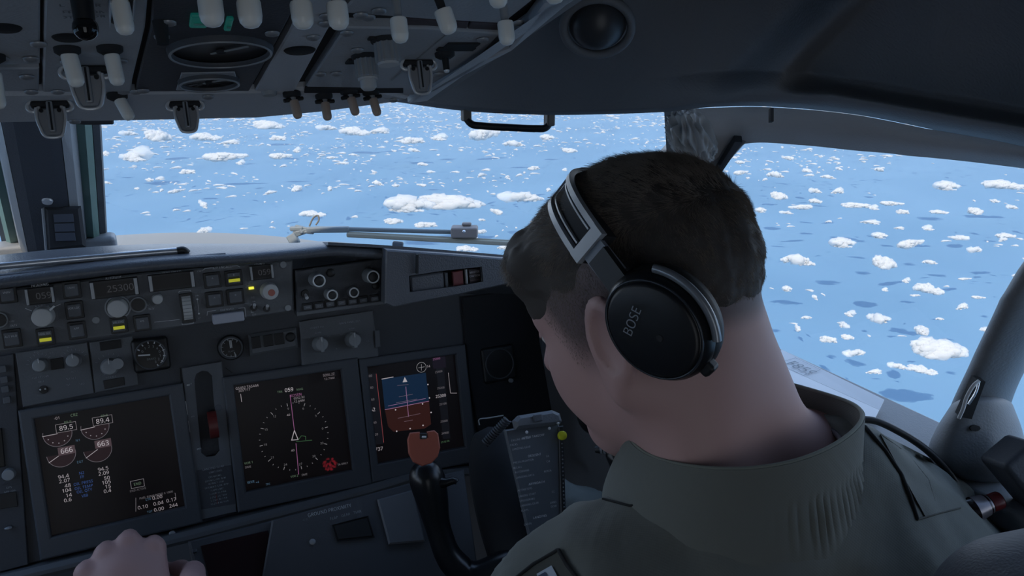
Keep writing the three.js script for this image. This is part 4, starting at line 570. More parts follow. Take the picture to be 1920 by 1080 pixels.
// ---------------------------------------------------------------- overhead panel
const over = new Face(V(0.36, 1.31, -0.667), R(-74.6)), lip = new Face(V(0.1, 1.3165, -0.645), R(-69));
class Over extends Board {
  tip(px, py, L) { const p = onPlane(px, py, this.f.at(0, 0, L), this.f.n).sub(this.f.o); return [p.dot(this.f.x) - this.u, p.dot(this.f.y) - this.v]; } // where a peg of length L stands whose end is seen here
  lever(px, py, L, o = {}) { // toggle switch with a rounded cap
    const { cap = M.cap, r = 0.0048, len = 0.0125, lean = 0, fwd = 0, stem = M.matte, collar = 0 } = o, [x, y] = this.tip(px, py, L), g = sub('toggle_switch', this.g, V(x - L * Math.sin(lean), y - L * Math.sin(fwd), 0));
    part('bushing', latZ([[0.007, 0], [0.0068, 0.0025], [0.0045, 0.004], [0, 0.004]], 20), M.matte, g);
    const s = part('lever', cylZ(0.0026, 0.0022, Math.max(0.002, L - len + 0.001), 14), stem, g); s.rotation.set(-fwd, lean, 0);
    if (collar) { const c = part('collar', T(rb(0.016, 0.003, 0.003, 0.001), 0, 0, L - len - 0.001), M.black, g); c.rotation.set(-fwd, lean, 0); }
    const k = part('cap', latZ([[r * 0.92, L - len], [r, L - len + 0.001], [r, L - r * 1.0], [r * 0.9, L - r * 0.5], [r * 0.62, L - r * 0.15], [r * 0.3, L - 0.0002], [0, L]], 22), cap, g); k.rotation.set(-fwd, lean, 0); return g;
  }
  guard(px, py, s = 1) { // flip-up metal switch guard hanging down, face towards the crew
    const L = 0.026 * s, [x, y] = this.tip(px, py, L), g = sub('switch_guard', this.g, V(x, y, 0)), o = [[-0.0085, 0.005], [-0.0088, 0.012], [-0.0075, 0.019], [-0.0048, 0.0255], [0.0048, 0.0255], [0.0075, 0.019], [0.0088, 0.012], [0.0085, 0.005]].map(([a, h]) => [a * s, h * s]);
    const st = (q) => q.rotateX(Math.PI / 2);
    part('cover', st(extr(o, 0.006 * s, 0.0012)).translate(0, 0.003 * s, 0), M.steel, g);
    part('rim', tube(o.map(([a, h]) => V(a, 0.0035 * s, h)), 0.0011 * s, 40, 8), M.metal, g);
    part('ridge', T(rb(0.0042 * s, 0.004 * s, 0.022 * s, 0.001), 0, 0.0042 * s, 0.012 * s), M.steel, g); part('ridge_groove', T(rb(0.0012 * s, 0.001, 0.02 * s, 0.0003), 0, 0.0066 * s, 0.012 * s), M.matte, g);
    for (const k of [-1, 1]) { part('ear', new THREE.TorusGeometry(0.0034 * s, 0.0013 * s, 8, 20, 4.6).rotateZ(k > 0 ? -1.4 : 0).rotateX(Math.PI / 2).translate(k * 0.0105 * s, 0.002 * s, 0.004 * s), M.metal, g); part('eye_hole', cylZ(0.0014 * s, 0.0014 * s, 0.001, 12).rotateX(-Math.PI / 2).translate(k * 0.0055 * s, 0.0042 * s, 0.0075 * s), M.black, g); }
    part('hinge_base', T(rb(0.024 * s, 0.008 * s, 0.004, 0.0015), 0, 0, 0.002), M.matte, g); return g;
  }
  screw(px, py) { this.put('screw', px, py, 0.0005, latZ([[0.0042, 0], [0.004, 0.0012], [0.0024, 0.0018], [0.0012, 0.0012], [0, 0.0012]], 14), M.steel); }
}
{
  const b = new Over(over, 'overhead_console', 'dark backing frame of the overhead switch panel above the windshield centre', 'overhead panel', 300, 100);
  b.plate('backing_frame', [[-700, 180], [480, 173], [590, 167], [760, 184], [800, 178], [1052, 0], [1235, -120], [-2600, -120]], -0.02, -0.006, M.matte, 0.001);
  b.plate('side_rail', [[764, 186], [802, 181], [1058, 0], [1250, -120], [1190, -120], [1018, 0], [954, 84], [900, 104], [772, 180]], -0.006, 0.004, M.overLight, 0.0015);
  const g = b.g, inv = new THREE.Matrix4().compose(g.position, g.quaternion, V(1, 1, 1)).invert();
  const side = (s) => slab([V(s * 0.368, 1.302, -0.70), V(s * 0.368, 1.43, -0.24), V(s * 0.368, 1.62, -0.24), V(s * 0.368, 1.62, -0.70)], s * 0.01);
  part('housing', [side(1), side(-1), slab([V(-0.368, 1.302, -0.70), V(0.368, 1.308, -0.70), V(0.368, 1.62, -0.70), V(-0.368, 1.62, -0.70)], 0.01)].map((q) => q.applyMatrix4(inv)), M.shell, g);
}
const module_ = (label, px, py, pts, mat, face = over, z1 = 0) => { const b = new Over(face, 'overhead_switch_module', label, 'switch panel', px, py); b.plate('face_plate', pts, -0.008, z1, mat, 0.001); return b; };
{ // far left module
  const b = module_('plain overhead module at the far left edge with small dark recesses', 30, 60, [[-2400, -120], [70, -120], [76, 0], [75, 121], [-700, 130]], M.over); b.put('recess', 8, 52, 0, latZ([[0.008, 0], [0.007, 0.001], [0, 0.0012]], 20), M.recess); b.screw(72, 80); b.screw(58, 108); b.screw(2, 108);
  const c = module_('narrow overhead module strip under the far left module', 30, 150, [[-700, 138], [74, 129], [73, 171], [-690, 178]], M.over); c.screw(50, 142); c.lever(-2, 205, 0.03, { r: 0.004, len: 0.02 });
}
{ // second module: ball-tipped lever, three capped toggles, one guard
  const b = module_('overhead module with a ball-ended lever, three grey toggles and one metal switch guard', 170, 90, [[60, -120], [300, -120], [277, 0], [272, 54], [248, 152], [246, 172], [80, 173], [84, 0]], M.over);
  { const [x, y] = b.tip(163, 72, 0.026), g = sub('selector_lever', b.g, V(x, y, 0)); part('collar', latZ([[0.012, 0], [0.011, 0.004], [0.006, 0.006]], 24), M.matte, g); part('shaft', cylZ(0.005, 0.0042, 0.022, 16), M.black, g); part('ball', new THREE.SphereGeometry(0.0054, 20, 14).translate(0, 0, 0.0215), std(0x15171a, 0.08), g); }
  b.lever(237, 66, 0.022, { r: 0.0042, len: 0.0155, lean: 0.06 }); b.plate('switch_guard_plate', [[206, 24], [202, 0], [208, -30], [246, -30], [250, 0], [244, 24]], 0, 0.006, M.black, 0.001);
  for (const s of [203, 247]) b.plate('guard_edge', [[s - 3, 0], [s - 1, -30], [s + 3, -30], [s + 2, 0], [s - 1, 24]], 0.004, 0.008, M.steel, 0.0006);
  b.lever(146, 164, 0.022, { r: 0.0045, len: 0.0185, lean: 0.12 }); b.lever(222, 161, 0.022, { r: 0.0042, len: 0.0175, lean: 0.08 }); b.guard(171, 205, 1.0);
  b.screw(127, 114); b.screw(225, 113); b.screw(58, 170); b.screw(108, 170); b.put('recess', 128, 70, 0, latZ([[0.008, 0], [0.007, 0.001], [0, 0.0012]], 20), M.recess);
  b.print('lettering', 100, -20, 200, 45, 0.0006, 2400, (g, q) => { for (const [s, x, y] of [['L', 115, 8], ['OFF', 118, 20], ['BOTH', 125, 30], ['R', 183, 8], ['ON', 184, 20], ['NORM', 186, 28]]) word(g, s, ...q(x, y), 0.005, '#7d838a'); });
}
{ // gauge module
  const b = module_('overhead module with two round gauges seen edge-on and two white capped toggles', 380, 90, [[310, -120], [600, -120], [560, 0], [528, 62], [468, 171], [254, 172], [258, 150], [282, 54], [286, 0]], M.panelDark);
  const dial = (x, y, rx, name) => { const [sx] = over.scale(x, y), k = rx * sx, g = b.grp(name, x, y, 0); part('bezel', latZ([[k * 1.06, 0], [k * 1.04, 0.003], [k * 0.98, 0.004], [k * 0.94, 0.001]], 48), M.panelDark, g); part('ring', new THREE.TorusGeometry(k, 0.0008, 8, 48).translate(0, 0, 0.0035), M.steel, g); part('dial_face', latZ([[k * 0.95, 0.0006], [0, 0.0006]], 40), M.glassy, g); part('needle', T(rb(k * 0.9, 0.002, 0.0008, 0.0003), k * 0.2, 0, 0.0015).rotateZ(0.7), M.knobDark, g); part('hub', cylZ(0.003, 0.0028, 0.002, 16), M.matte, g); };
  dial(414, 93, 95, 'large_gauge'); dial(392, 151, 55, 'small_gauge'); b.plate('gauge_plate', [[330, 168], [340, 136], [440, 134], [448, 160], [430, 168]], -0.001, 0.0006, M.over, 0.0004);
  b.lever(400, 51, 0.027, { r: 0.0054 }); b.lever(472, 53, 0.027, { r: 0.0054 }); for (const [x, y, w] of [[372, 34, 34], [428, 40, 14]]) { b.box('green_light', x, y, w, 22, 0, 0.0025, std(0x1e6a60, 0.35, { emissive: 0x0c4a44, emissiveIntensity: 0.35 }), 0.001); b.box('light_bar', x, y + 2, w * 0.6, 3, 0.0025, 0.003, std(0x5aa898, 0.4), 0.0003); }
  b.screw(255, 170); b.screw(268, 168); b.screw(510, 60); b.screw(303, 66); b.screw(315, 40); b.put('stud', 300, 40, 0, cylZ(0.004, 0.003, 0.012, 14), M.matte);
}
{ // plain lighter plate
  const b = module_('plain lighter blue-grey overhead plate with one dark hole right of the gauges', 545, 120, [[640, -120], [720, -120], [650, 0], [612, 62], [552, 172], [478, 171], [540, 64], [572, 0]], M.overLight); b.put('hole', 562, 94, 0, latZ([[0.010, 0], [0.009, 0.001], [0, 0.001]], 20), M.recess); b.put('boss', 505, 172, 0, cylZ(0.006, 0.005, 0.003, 16), M.knobDark); b.lever(570, 55, 0.027, { r: 0.0052 }); b.screw(587, 68);
}
{ // upper right module
  const b = module_('upper right overhead module with a row of white capped toggles and amber windows', 800, 10, [[740, -120], [1150, -120], [1000, 0], [944, 44], [800, 36], [640, 24], [662, 0]], M.over);
  b.lever(637, 56, 0.028, { r: 0.0050 }); b.lever(752, 81, 0.030, { r: 0.0044, len: 0.0125, stem: M.knobDark }); b.lever(846, 67, 0.026, { r: 0.0048, len: 0.013, lean: 0.25 }); b.lever(952, 85, 0.031, { r: 0.0044, len: 0.0125, stem: M.knobDark }); b.lever(936, 15, 0.026, { r: 0.0046 }); b.lever(1042, 7, 0.026, { r: 0.0050 });
  for (const [x0, x1] of [[765, 835], [838, 880], [884, 940]]) b.plate('amber_window', [[x0, 42 + (x0 - 765) * 0.05], [x1, 42 + (x1 - 765) * 0.05], [x1 - 4, 54 + (x1 - 765) * 0.05], [x0 - 6, 54 + (x0 - 765) * 0.05]], -0.004, -0.002, std(0x4a4248, 0.4), 0.0005);
  b.screw(710, 18); b.screw(676, 26); b.screw(690, 30); b.screw(972, 40); b.screw(612, 28); b.screw(610, 42);
}
{ // right module
  const b = module_('right overhead module with two fluted grey knobs, a metal guard and a thin lever', 740, 120, [[648, 52], [800, 54], [938, 64], [905, 100], [796, 176], [762, 178], [700, 165], [574, 163]], M.over);
  const fluted = (px, py, L, r, ptr) => { const [x, y] = b.tip(px, py, L), g = sub('fluted_knob', b.g, V(x, y, 0)), s = new THREE.Shape(), n = 14; for (let i = 0; i <= n * 6; i++) { const a = i / (n * 6) * 2 * Math.PI, q = r * (1 + 0.05 * Math.cos(a * n)); i ? s.lineTo(q * Math.cos(a), q * Math.sin(a)) : s.moveTo(q * Math.cos(a), q * Math.sin(a)); } part('skirt', latZ([[r * 1.25, 0], [r * 1.2, 0.002], [r, 0.003]], 24), M.matte, g); part('grip', new THREE.ExtrudeGeometry(s, { depth: L - 0.005, bevelEnabled: true, bevelThickness: 0.0012, bevelSize: 0.0012, bevelOffset: -0.0012, bevelSegments: 2 }).translate(0, 0, 0.002), M.knobDark, g); part('end_face', cylZ(r * 0.9, r * 0.86, 0.0015, 28).translate(0, 0, L - 0.002), M.knob, g); if (ptr) part('lower_knob', latZ([[r * 0.72, L - 0.002], [r * 0.72, L + 0.004], [r * 0.5, L + 0.006], [0, L + 0.006]], 24), M.knob, g); };
  fluted(729, 124, 0.017, 0.0078, 0); fluted(690, 152, 0.017, 0.0075, 1); b.guard(790, 177, 0.92); b.lever(838, 137, 0.014, { r: 0.002, len: 0.003, cap: M.metal, stem: M.black });
  for (const [x, y, w, h] of [[865, 84, 60, 10], [855, 90, 70, 5], [680, 113, 60, 8], [705, 70, 30, 5], [735, 72, 20, 5]]) b.box('slot', x, y, w, h, 0, 0.0015, M.recess, 0.0006);
  for (const [x, y] of [[670, 92], [630, 136], [600, 137], [650, 60], [905, 72], [822, 137], [855, 137]]) b.screw(x, y); b.plate('seam', [[838, 62], [841, 62], [736, 150], [733, 150]], 0, 0.0006, M.knobDark, 0.0002);
}
{ // front edge of the overhead panel above the windshield
  const b = new Over(lip, 'overhead_front_edge', 'grey front edge strip of the overhead panel with four tan toggles and two metal guards', 'switch panel', 300, 200);
  b.plate('edge_plate', [[-700, 185], [480, 173], [590, 167], [700, 170], [768, 185], [742, 192], [600, 211], [480, 222], [250, 227], [0, 231], [-690, 243]], -0.010, 0, M.overLight, 0.0025);
  b.plate('dark_slot', [[572, 163], [756, 163], [756, 172], [570, 172]], -0.001, 0.0012, M.matte, 0.0005);
  b.guard(102, 259, 1.0); b.guard(354, 249, 0.92); b.lever(246, 228, 0.020, { r: 0.0042, len: 0.016, lean: 0.35 });
  for (const [x, y, l] of [[560, 223, 0.12], [615, 226, 0.02], [668, 217, 0.15], [709, 218, 0.15]]) b.lever(x, y, 0.021, { r: 0.0036, len: 0.0145, cap: M.tan, stem: M.knobDark, lean: l, collar: 1 });
  for (const [x, y] of [[390, 180], [738, 186], [232, 170], [140, 226]]) b.screw(x, y); b.plate('bracket', [[130, 233], [215, 231], [215, 243], [160, 244], [140, 242]], -0.012, -0.004, M.panelDark, 0.001);
}

// ---------------------------------------------------------------- right yoke with checklist
{
  const d = 0.95, k = d / FOC, P = (x, y, q = d) => at(x, y, q), c = P(960, 960), g = thing('control_yoke', 'black right control yoke with an orange cap on its left horn and a checklist plate', 'yoke', c), L = (x, y, q) => P(x, y, q).sub(c);
  const taper = (pts, seg, rs = 14) => { // tube of changing radius; pts [x, y, depth, radius in picture units]
    const cv = new THREE.CatmullRomCurve3(pts.map((p) => L(p[0], p[1], p[2]))), rr = table(pts.map((_, i) => i / (pts.length - 1)), pts.map((p) => p[3] * p[2] / FOC)), fr = cv.computeFrenetFrames(seg), at_ = (u) => cv.getPoint(u);
    return grid((a, v) => { const i = Math.round(v * seg), p = at_(v), q = a * 2 * Math.PI, e = Math.sqrt(Math.max(0, 1 - Math.pow(Math.abs(2 * v - 1), 16))) * rr(v); return p.addScaledVector(fr.normals[i], Math.cos(q) * e).addScaledVector(fr.binormals[i], Math.sin(q) * e); }, rs, seg, false); };
  part('left_horn', [taper([[790, 862, 0.95, 24], [800, 895, 0.95, 34], [811, 940, 0.95, 30], [822, 990, 0.95, 24], [846, 1050, 0.95, 26], [890, 1080, 0.95, 28], [950, 1062, 0.95, 32], [1005, 1045, 0.95, 34]], 60), taper([[812, 905, 0.945, 15], [835, 905, 0.94, 9], [852, 901, 0.94, 7], [858, 904, 0.94, 6]], 20, 10)], std(0x15171b, 0.28), g);
  const cap = part('orange_cap', [new THREE.ExtrudeGeometry(new THREE.Shape([[764, 826], [768, 814], [785, 812], [787, 824], [800, 822], [799, 811], [812, 809], [819, 815], [823, 840], [819, 855], [808, 867], [792, 872], [776, 865], [767, 850]].map(([x, y]) => new THREE.Vector2((x - 793) * k, -(y - 840) * k))), { depth: 0.006, bevelEnabled: true, bevelThickness: 0.0018, bevelSize: 0.0018, bevelOffset: -0.0015, bevelSegments: 3, curveSegments: 12 })], M.orange, g); tag(cap, 'orange-brown plastic cap'); cap.position.copy(L(793, 840, 0.925)); cap.quaternion.copy(camera.quaternion); cap.rotateX(-0.25); cap.rotateY(0.2);
  const clip = part('clip', T(rb(0.009, 0.008, 0.010, 0.0015), -0.0005, 0.013, 0.003), M.black, cap); part('clip_tip', T(rb(0.005, 0.0025, 0.003, 0.0008), 0, 0.012, 0.009), M.white, cap);
  part('column', [taper([[915, 800, 1.04, 34], [930, 870, 1.03, 52], [955, 960, 1.0, 62], [985, 1050, 0.98, 66], [1010, 1160, 0.96, 66]], 40, 20)], std(0x1c1e22, 0.85), g);
  const f = new Face(P(1005, 900, 0.955), R(28), R(-6)), b = { f, g }; Object.setPrototypeOf(b, Board.prototype); b.u = 0; b.v = 0; const hold = sub('checklist', g); hold.position.copy(f.o.clone().sub(c)); hold.quaternion.copy(f.q); b.g = hold;
  b.plate('plate', [[946, 806], [1046, 790], [1050, 800], [1058, 1010], [1052, 1040], [1008, 1050], [1000, 1040]], -0.008, 0, std(0x5c636a, 0.55), 0.002);
  b.print('lettering', 946, 785, 1060, 1050, 0.0006, 3600, (q, p) => {
    const h = (s, x, y) => word(q, s, ...p(x, y), 0.0042, '#eef2f4', 'center', 0.0), t = (s, x, y, al = 'left') => word(q, s, ...p(x, y), 0.0034, '#d4d9dd', al);
    h('AFTER TAKEOFF', 1000, 818); t('ENGINE BLEEDS', 958, 826); t('ON', 1043, 814, 'right'); t('PACKS', 956, 835); t('AUTO', 1043, 820, 'right'); t('LANDING GEAR', 960, 843); h('DESCENT', 1002, 853); t('PRESSURIZATION', 962, 868); t('RECALL', 962, 878); t('AUTOBRAKE', 965, 886); t('LANDING DATA', 967, 896); t('LAND ALT', 1045, 852, 'right'); t('CHECKED', 1045, 862, 'right'); t('VREF', 1045, 871, 'right'); t('MINIMUMS', 1045, 880, 'right');
    h('APPROACH', 1006, 905); t('ALTIMETERS', 970, 920); t('ENGINE START', 972, 931); t('SPEEDBRAKE', 974, 940); t('LANDING GEAR', 975, 949); t('FLAPS', 977, 958); t('SET', 1046, 912, 'right'); t('CONT', 1047, 920, 'right'); t('ARMED', 1047, 940, 'right'); t('DOWN', 1047, 947, 'right'); h('LANDING', 1012, 968); t('CABIN', 982, 984); h('SECURE', 1015, 992); t('LIGHTS', 986, 1010);
  });
  b.plate('clamp', [[962, 806], [958, 790], [968, 780], [1030, 770], [1044, 776], [1048, 790], [1044, 797]], 0, 0.014, M.panel, 0.004);
  b.box('clamp_button', 1001, 785, 17, 14, 0.013, 0.017, M.bezel, 0.0015); for (const [x, y] of [[982, 811], [1024, 804], [1040, 794]]) b.put('clamp_screw', x, y, 0.012, new THREE.SphereGeometry(0.0019, 10, 8), M.metal);
  b.plate('slider_rail', [[1046, 800], [1055, 798], [1062, 1040], [1052, 1042]], -0.006, 0.003, M.black, 0.001); for (let i = 0; i < 26; i++) b.put('rail_bead', 1052 + i * 0.24, 832 + i * 7.4, 0.0035, new THREE.SphereGeometry(0.0011, 8, 6), M.panel);
  { const s = b.put('slider_knob', 1051, 817, 0.004, latZ([[0.0056, 0], [0.0056, 0.004], [0.0048, 0.006], [0, 0.0065]], 24), M.yellow, hold); tag(s, 'round yellow slider knob'); }
  part('wire', tube([L(1028, 774, 0.93), L(1040, 779, 0.93), L(1047, 795, 0.935), L(1049, 806, 0.94)], 0.0009, 16, 6), M.steel, hold);
  part('bracket', [tube([L(899, 797, 0.99), L(898, 787, 0.99), L(915, 784, 0.99), L(944, 779, 0.99)], 0.0009, 20, 6)], M.knobDark, g);
  { const a = L(909, 832, 0.99), e = L(952, 786, 0.985), ax = e.clone().sub(a), n1 = cR.clone(), n2_ = ax.clone().cross(n1).normalize(); n1.copy(n2_).cross(ax).normalize(); const pts = []; for (let i = 0; i <= 200; i++) { const t = i / 200, q = t * 13 * 2 * Math.PI; pts.push(a.clone().addScaledVector(ax, t).addScaledVector(n1, 0.0048 * Math.cos(q)).addScaledVector(n2_, 0.0048 * Math.sin(q))); } part('coiled_cord', tube(pts, 0.0013, 400, 6), M.bezel, g); }
  part('right_horn', [taper([[1084, 752, 0.96, 10], [1100, 785, 0.96, 18], [1125, 812, 0.955, 15], [1148, 838, 0.95, 14], [1160, 862, 0.95, 24], [1164, 900, 0.95, 22], [1156, 960, 0.95, 22], [1100, 1040, 0.95, 28], [1020, 1070, 0.96, 30]], 60)], std(0x121417, 0.35), g);
  { const s = sub('trim_switch', g, L(1126, 842, 0.93)), ax = L(1168, 838, 0.925).sub(s.position).normalize(), q = new THREE.Quaternion().setFromUnitVectors(V(0, 0, 1), ax); for (const [nm, r0, r1, z0, h, m] of [['tip', 6, 8, -10, 8, M.black], ['ring', 9, 9, -1, 4, M.steel], ['ring', 10, 10, 5, 4, M.steel], ['collar', 9, 10, 11, 26, M.metal], ['barrel', 10, 11, -2, 38, M.black]]) { const m_ = part(nm, cylZ((nm === 'barrel' ? r0 * 0.85 : r0) * k, (nm === 'barrel' ? r1 * 0.85 : r1) * k, h * k, 18).translate(0, 0, z0 * k), m, s); m_.quaternion.copy(q); } }
}
// ---------------------------------------------------------------- the right pilot
const smin = (a, b, k) => { const h = Math.max(k - Math.abs(a - b), 0) / k; return Math.min(a, b) - h * h * k * 0.25; };
const smax = (a, b, k) => -smin(-a, -b, k);
const ell = (x, y, z, c, r) => { const a = (x - c[0]) / r[0], b = (y - c[1]) / r[1], d = (z - c[2]) / r[2], k0 = Math.sqrt(a * a + b * b + d * d), k1 = Math.sqrt((a / r[0]) ** 2 + (b / r[1]) ** 2 + (d / r[2]) ** 2); return k1 < 1e-9 ? -Math.min(...r) : k0 * (k0 - 1) / k1; };
const cap = (x, y, z, a, b, ra, rb_) => { const bx = b[0] - a[0], by = b[1] - a[1], bz = b[2] - a[2], px = x - a[0], py = y - a[1], pz = z - a[2], t = clamp((px * bx + py * by + pz * bz) / (bx * bx + by * by + bz * bz + 1e-12), 0, 1); return Math.hypot(px - bx * t, py - by * t, pz - bz * t) - mix(ra, rb_, t); };
function nets(f, lo, hi, h) { // smooth surface of f = 0 on a grid of cells of size h
  const n = [0, 1, 2].map((i) => Math.ceil((hi[i] - lo[i]) / h) + 1), [X, Y, Z] = n, F = new Float32Array(X * Y * Z), id = new Int32Array(X * Y * Z).fill(-1), pos = [], ix = [];
  for (let k = 0, o = 0; k < Z; k++) for (let j = 0; j < Y; j++) for (let i = 0; i < X; i++, o++) F[o] = f(lo[0] + i * h, lo[1] + j * h, lo[2] + k * h);
  const E = [[0, 1], [2, 3], [4, 5], [6, 7], [0, 2], [1, 3], [4, 6], [5, 7], [0, 4], [1, 5], [2, 6], [3, 7]], off = [0, 1, X, X + 1, X * Y, X * Y + 1, X * Y + X, X * Y + X + 1];
  for (let k = 0; k < Z - 1; k++) for (let j = 0; j < Y - 1; j++) for (let i = 0; i < X - 1; i++) {
    const o = i + j * X + k * X * Y; let m = 0; for (let c = 0; c < 8; c++) if (F[o + off[c]] < 0) m |= 1 << c; if (m === 0 || m === 255) continue;
    let x = 0, y = 0, z = 0, q = 0; for (const [a, b] of E) { const fa = F[o + off[a]], fb = F[o + off[b]]; if ((fa < 0) === (fb < 0)) continue; const t = fa / (fa - fb); x += mix(a & 1, b & 1, t); y += mix((a >> 1) & 1, (b >> 1) & 1, t); z += mix(a >> 2, b >> 2, t); q++; }
    id[o] = pos.length / 3; pos.push(lo[0] + (i + x / q) * h, lo[1] + (j + y / q) * h, lo[2] + (k + z / q) * h);
  }
  const st = [1, X, X * Y];
  for (let k = 1; k < Z - 1; k++) for (let j = 1; j < Y - 1; j++) for (let i = 1; i < X - 1; i++) { const o = i + j * X + k * X * Y; for (let a = 0; a < 3; a++) { const s0 = F[o] < 0, s1 = F[o + st[a]] < 0; if (s0 === s1) continue; const u = st[(a + 1) % 3], v = st[(a + 2) % 3], q = [id[o - u - v], id[o - v], id[o], id[o - u]]; if (q.some((w) => w < 0)) continue; s0 ? ix.push(q[0], q[1], q[2], q[0], q[2], q[3]) : ix.push(q[0], q[2], q[1], q[0], q[3], q[2]); } }
  const g = new THREE.BufferGeometry(); g.setAttribute('position', new THREE.Float32BufferAttribute(pos, 3)); g.setIndex(ix); g.computeVertexNormals(); return g;
}
// head frame: x right, y up, z towards the back of the skull
const headO = at(1206, 560, 0.668);
const hY = R(26), hP = R(24), hF = V(-Math.sin(hY) * Math.cos(hP), -Math.sin(hP), -Math.cos(hY) * Math.cos(hP)), hX = V(Math.cos(hY), 0, -Math.sin(hY)), hU = hX.clone().cross(hF), hB = hF.clone().negate();
const headM = new THREE.Matrix4().makeBasis(hX, hU, hB).setPosition(headO), headI = headM.clone().invert();
const toHead = (p) => p.clone().applyMatrix4(headI).toArray();
const neckBase = V(0.585, 0.985, -0.47), nb = toHead(neckBase), nbL = toHead(V(0.52, 0.975, -0.47)), nbR = toHead(V(0.665, 0.98, -0.47)), nbB = toHead(V(0.6, 1.0, -0.425));
function skull(x, y, z) {
  let d = ell(x, y, z, [0, 0.026, 0.010], [0.077, 0.084, 0.098]);
  d = smin(d, ell(x, y, z, [0, -0.03, -0.030], [0.058, 0.088, 0.062]), 0.03);
  const ax = Math.abs(x);
  d = smin(d, cap(ax, y, z, [0.050, -0.068, 0.0], [0.016, -0.104, -0.064], 0.018, 0.015), 0.03);
  d = smin(d, ell(ax, y, z, [0.036, -0.045, -0.050], [0.027, 0.042, 0.034]), 0.022);
  d = smin(d, cap(ax, y, z, [0, 0.016, -0.083], [0.042, 0.012, -0.068], 0.016, 0.014), 0.018);
  return d;
}
function headSdf(x, y, z) {
  const ax = Math.abs(x); let d = skull(x, y, z);
  d = smax(d, -(Math.hypot(ax - 0.032, y + 0.006, z + 0.101) - 0.017), 0.012);
  d = smin(d, cap(x, y, z, [0, 0.004, -0.092], [0, -0.036, -0.113], 0.008, 0.012), 0.012); d = smin(d, Math.hypot(ax - 0.011, y + 0.040, z + 0.103) - 0.008, 0.008);
  d = smin(d, cap(ax, y, z, [0, -0.068, -0.094], [0.022, -0.072, -0.083], 0.006, 0.004), 0.006); d = smin(d, cap(ax, y, z, [0, -0.080, -0.092], [0.019, -0.077, -0.083], 0.007, 0.004), 0.006);
  d = smin(d, Math.hypot(x, y + 0.104, z + 0.068) - 0.018, 0.025);
  // ears
  const ey = y + 0.009, ex = ax - 0.083 - 0.25 * (z - 0.009), e0 = ell(ex, ey, z, [0.004, -0.006, 0.019], [0.010, 0.036, 0.022]); let e = smax(e0, -ell(ex, ey, z, [0.011, -0.006, 0.020], [0.008, 0.025, 0.014]), 0.004); e = smin(e, Math.hypot(ex, (ey + 0.044) * 0.8, z - 0.010) - 0.0105, 0.008); e = smin(e, cap(ex, ey, z, [0.0, 0.0, 0.001], [0.0, -0.036, 0.003], 0.006, 0.007), 0.006); d = smin(d, e, 0.005);
  // neck
  d = smin(d, cap(x, y, z, [0, -0.055, 0.030], nb, 0.062, 0.062), 0.030); d = smin(d, cap(ax, y, z, [0.034, -0.05, 0.035], [Math.abs(nb[0]) * 0 + 0.035, nb[1], nb[2]], 0.034, 0.040), 0.03);
  d = smin(d, cap(x, y, z, nbL, nbR, 0.050, 0.050), 0.05);
  if (x < 0) d = smin(d, cap(x, y, z, [-0.062, -0.06, 0.02], [nb[0] - 0.01, nb[1] + 0.03, nb[2] - 0.055], 0.013, 0.012), 0.025);
  return d;
}
const shL = [0.425, 0.900, -0.46], shR = [0.722, 0.895, -0.425], elL = [0.26, 0.665, -0.60], wrL = [0.078, 0.738, -0.800], elR = [0.755, 0.66, -0.52];
const handCenter = [0.06, 0.79, -0.885];
function handSdf(x, y, z) {
  const kn = [[0.088, 0.802, -0.880, 1.0], [0.063, 0.812, -0.888, 1.06], [0.039, 0.806, -0.884, 1.0], [0.018, 0.794, -0.874, 0.82]]; let d = 1;
  for (const [kx, ky, kz] of kn) d = smin(d, cap(x, y, z, [mix(wrL[0], kx, 0.2), mix(wrL[1], ky, 0.2), mix(wrL[2], kz, 0.2)], [kx, ky - 0.004, kz], 0.021, 0.0125), 0.016);
  d = smin(d, cap(x, y, z, elL, wrL, 0.036, 0.027), 0.03); d = smin(d, cap(x, y, z, [wrL[0] - 0.02, wrL[1] - 0.012, wrL[2] - 0.02], [0.055, 0.785, -0.865], 0.024, 0.02), 0.02);
  let t = smin(cap(x, y, z, [0.122, 0.782, -0.815], [0.125, 0.772, -0.855], 0.017, 0.0125), cap(x, y, z, [0.125, 0.772, -0.855], [0.112, 0.758, -0.888], 0.0115, 0.0105), 0.006); t = smin(t, cap(x, y, z, [0.112, 0.758, -0.888], [0.095, 0.752, -0.905], 0.0105, 0.008), 0.005); d = smin(d, t, 0.014);
  for (const [kx, ky, kz, l] of kn) { let f = smin(cap(x, y, z, [kx, ky, kz], [kx - 0.002, ky - 0.020 * l, kz - 0.038 * l], 0.0115, 0.0100), cap(x, y, z, [kx - 0.002, ky - 0.020 * l, kz - 0.038 * l], [kx, ky - 0.044 * l, kz - 0.032 * l], 0.0100, 0.0090), 0.004); f = smin(f, cap(x, y, z, [kx, ky - 0.044 * l, kz - 0.032 * l], [kx + 0.001, ky - 0.056 * l, kz - 0.012 * l], 0.0090, 0.0078), 0.004); d = smin(d, f, 0.005); }
  return d;
}
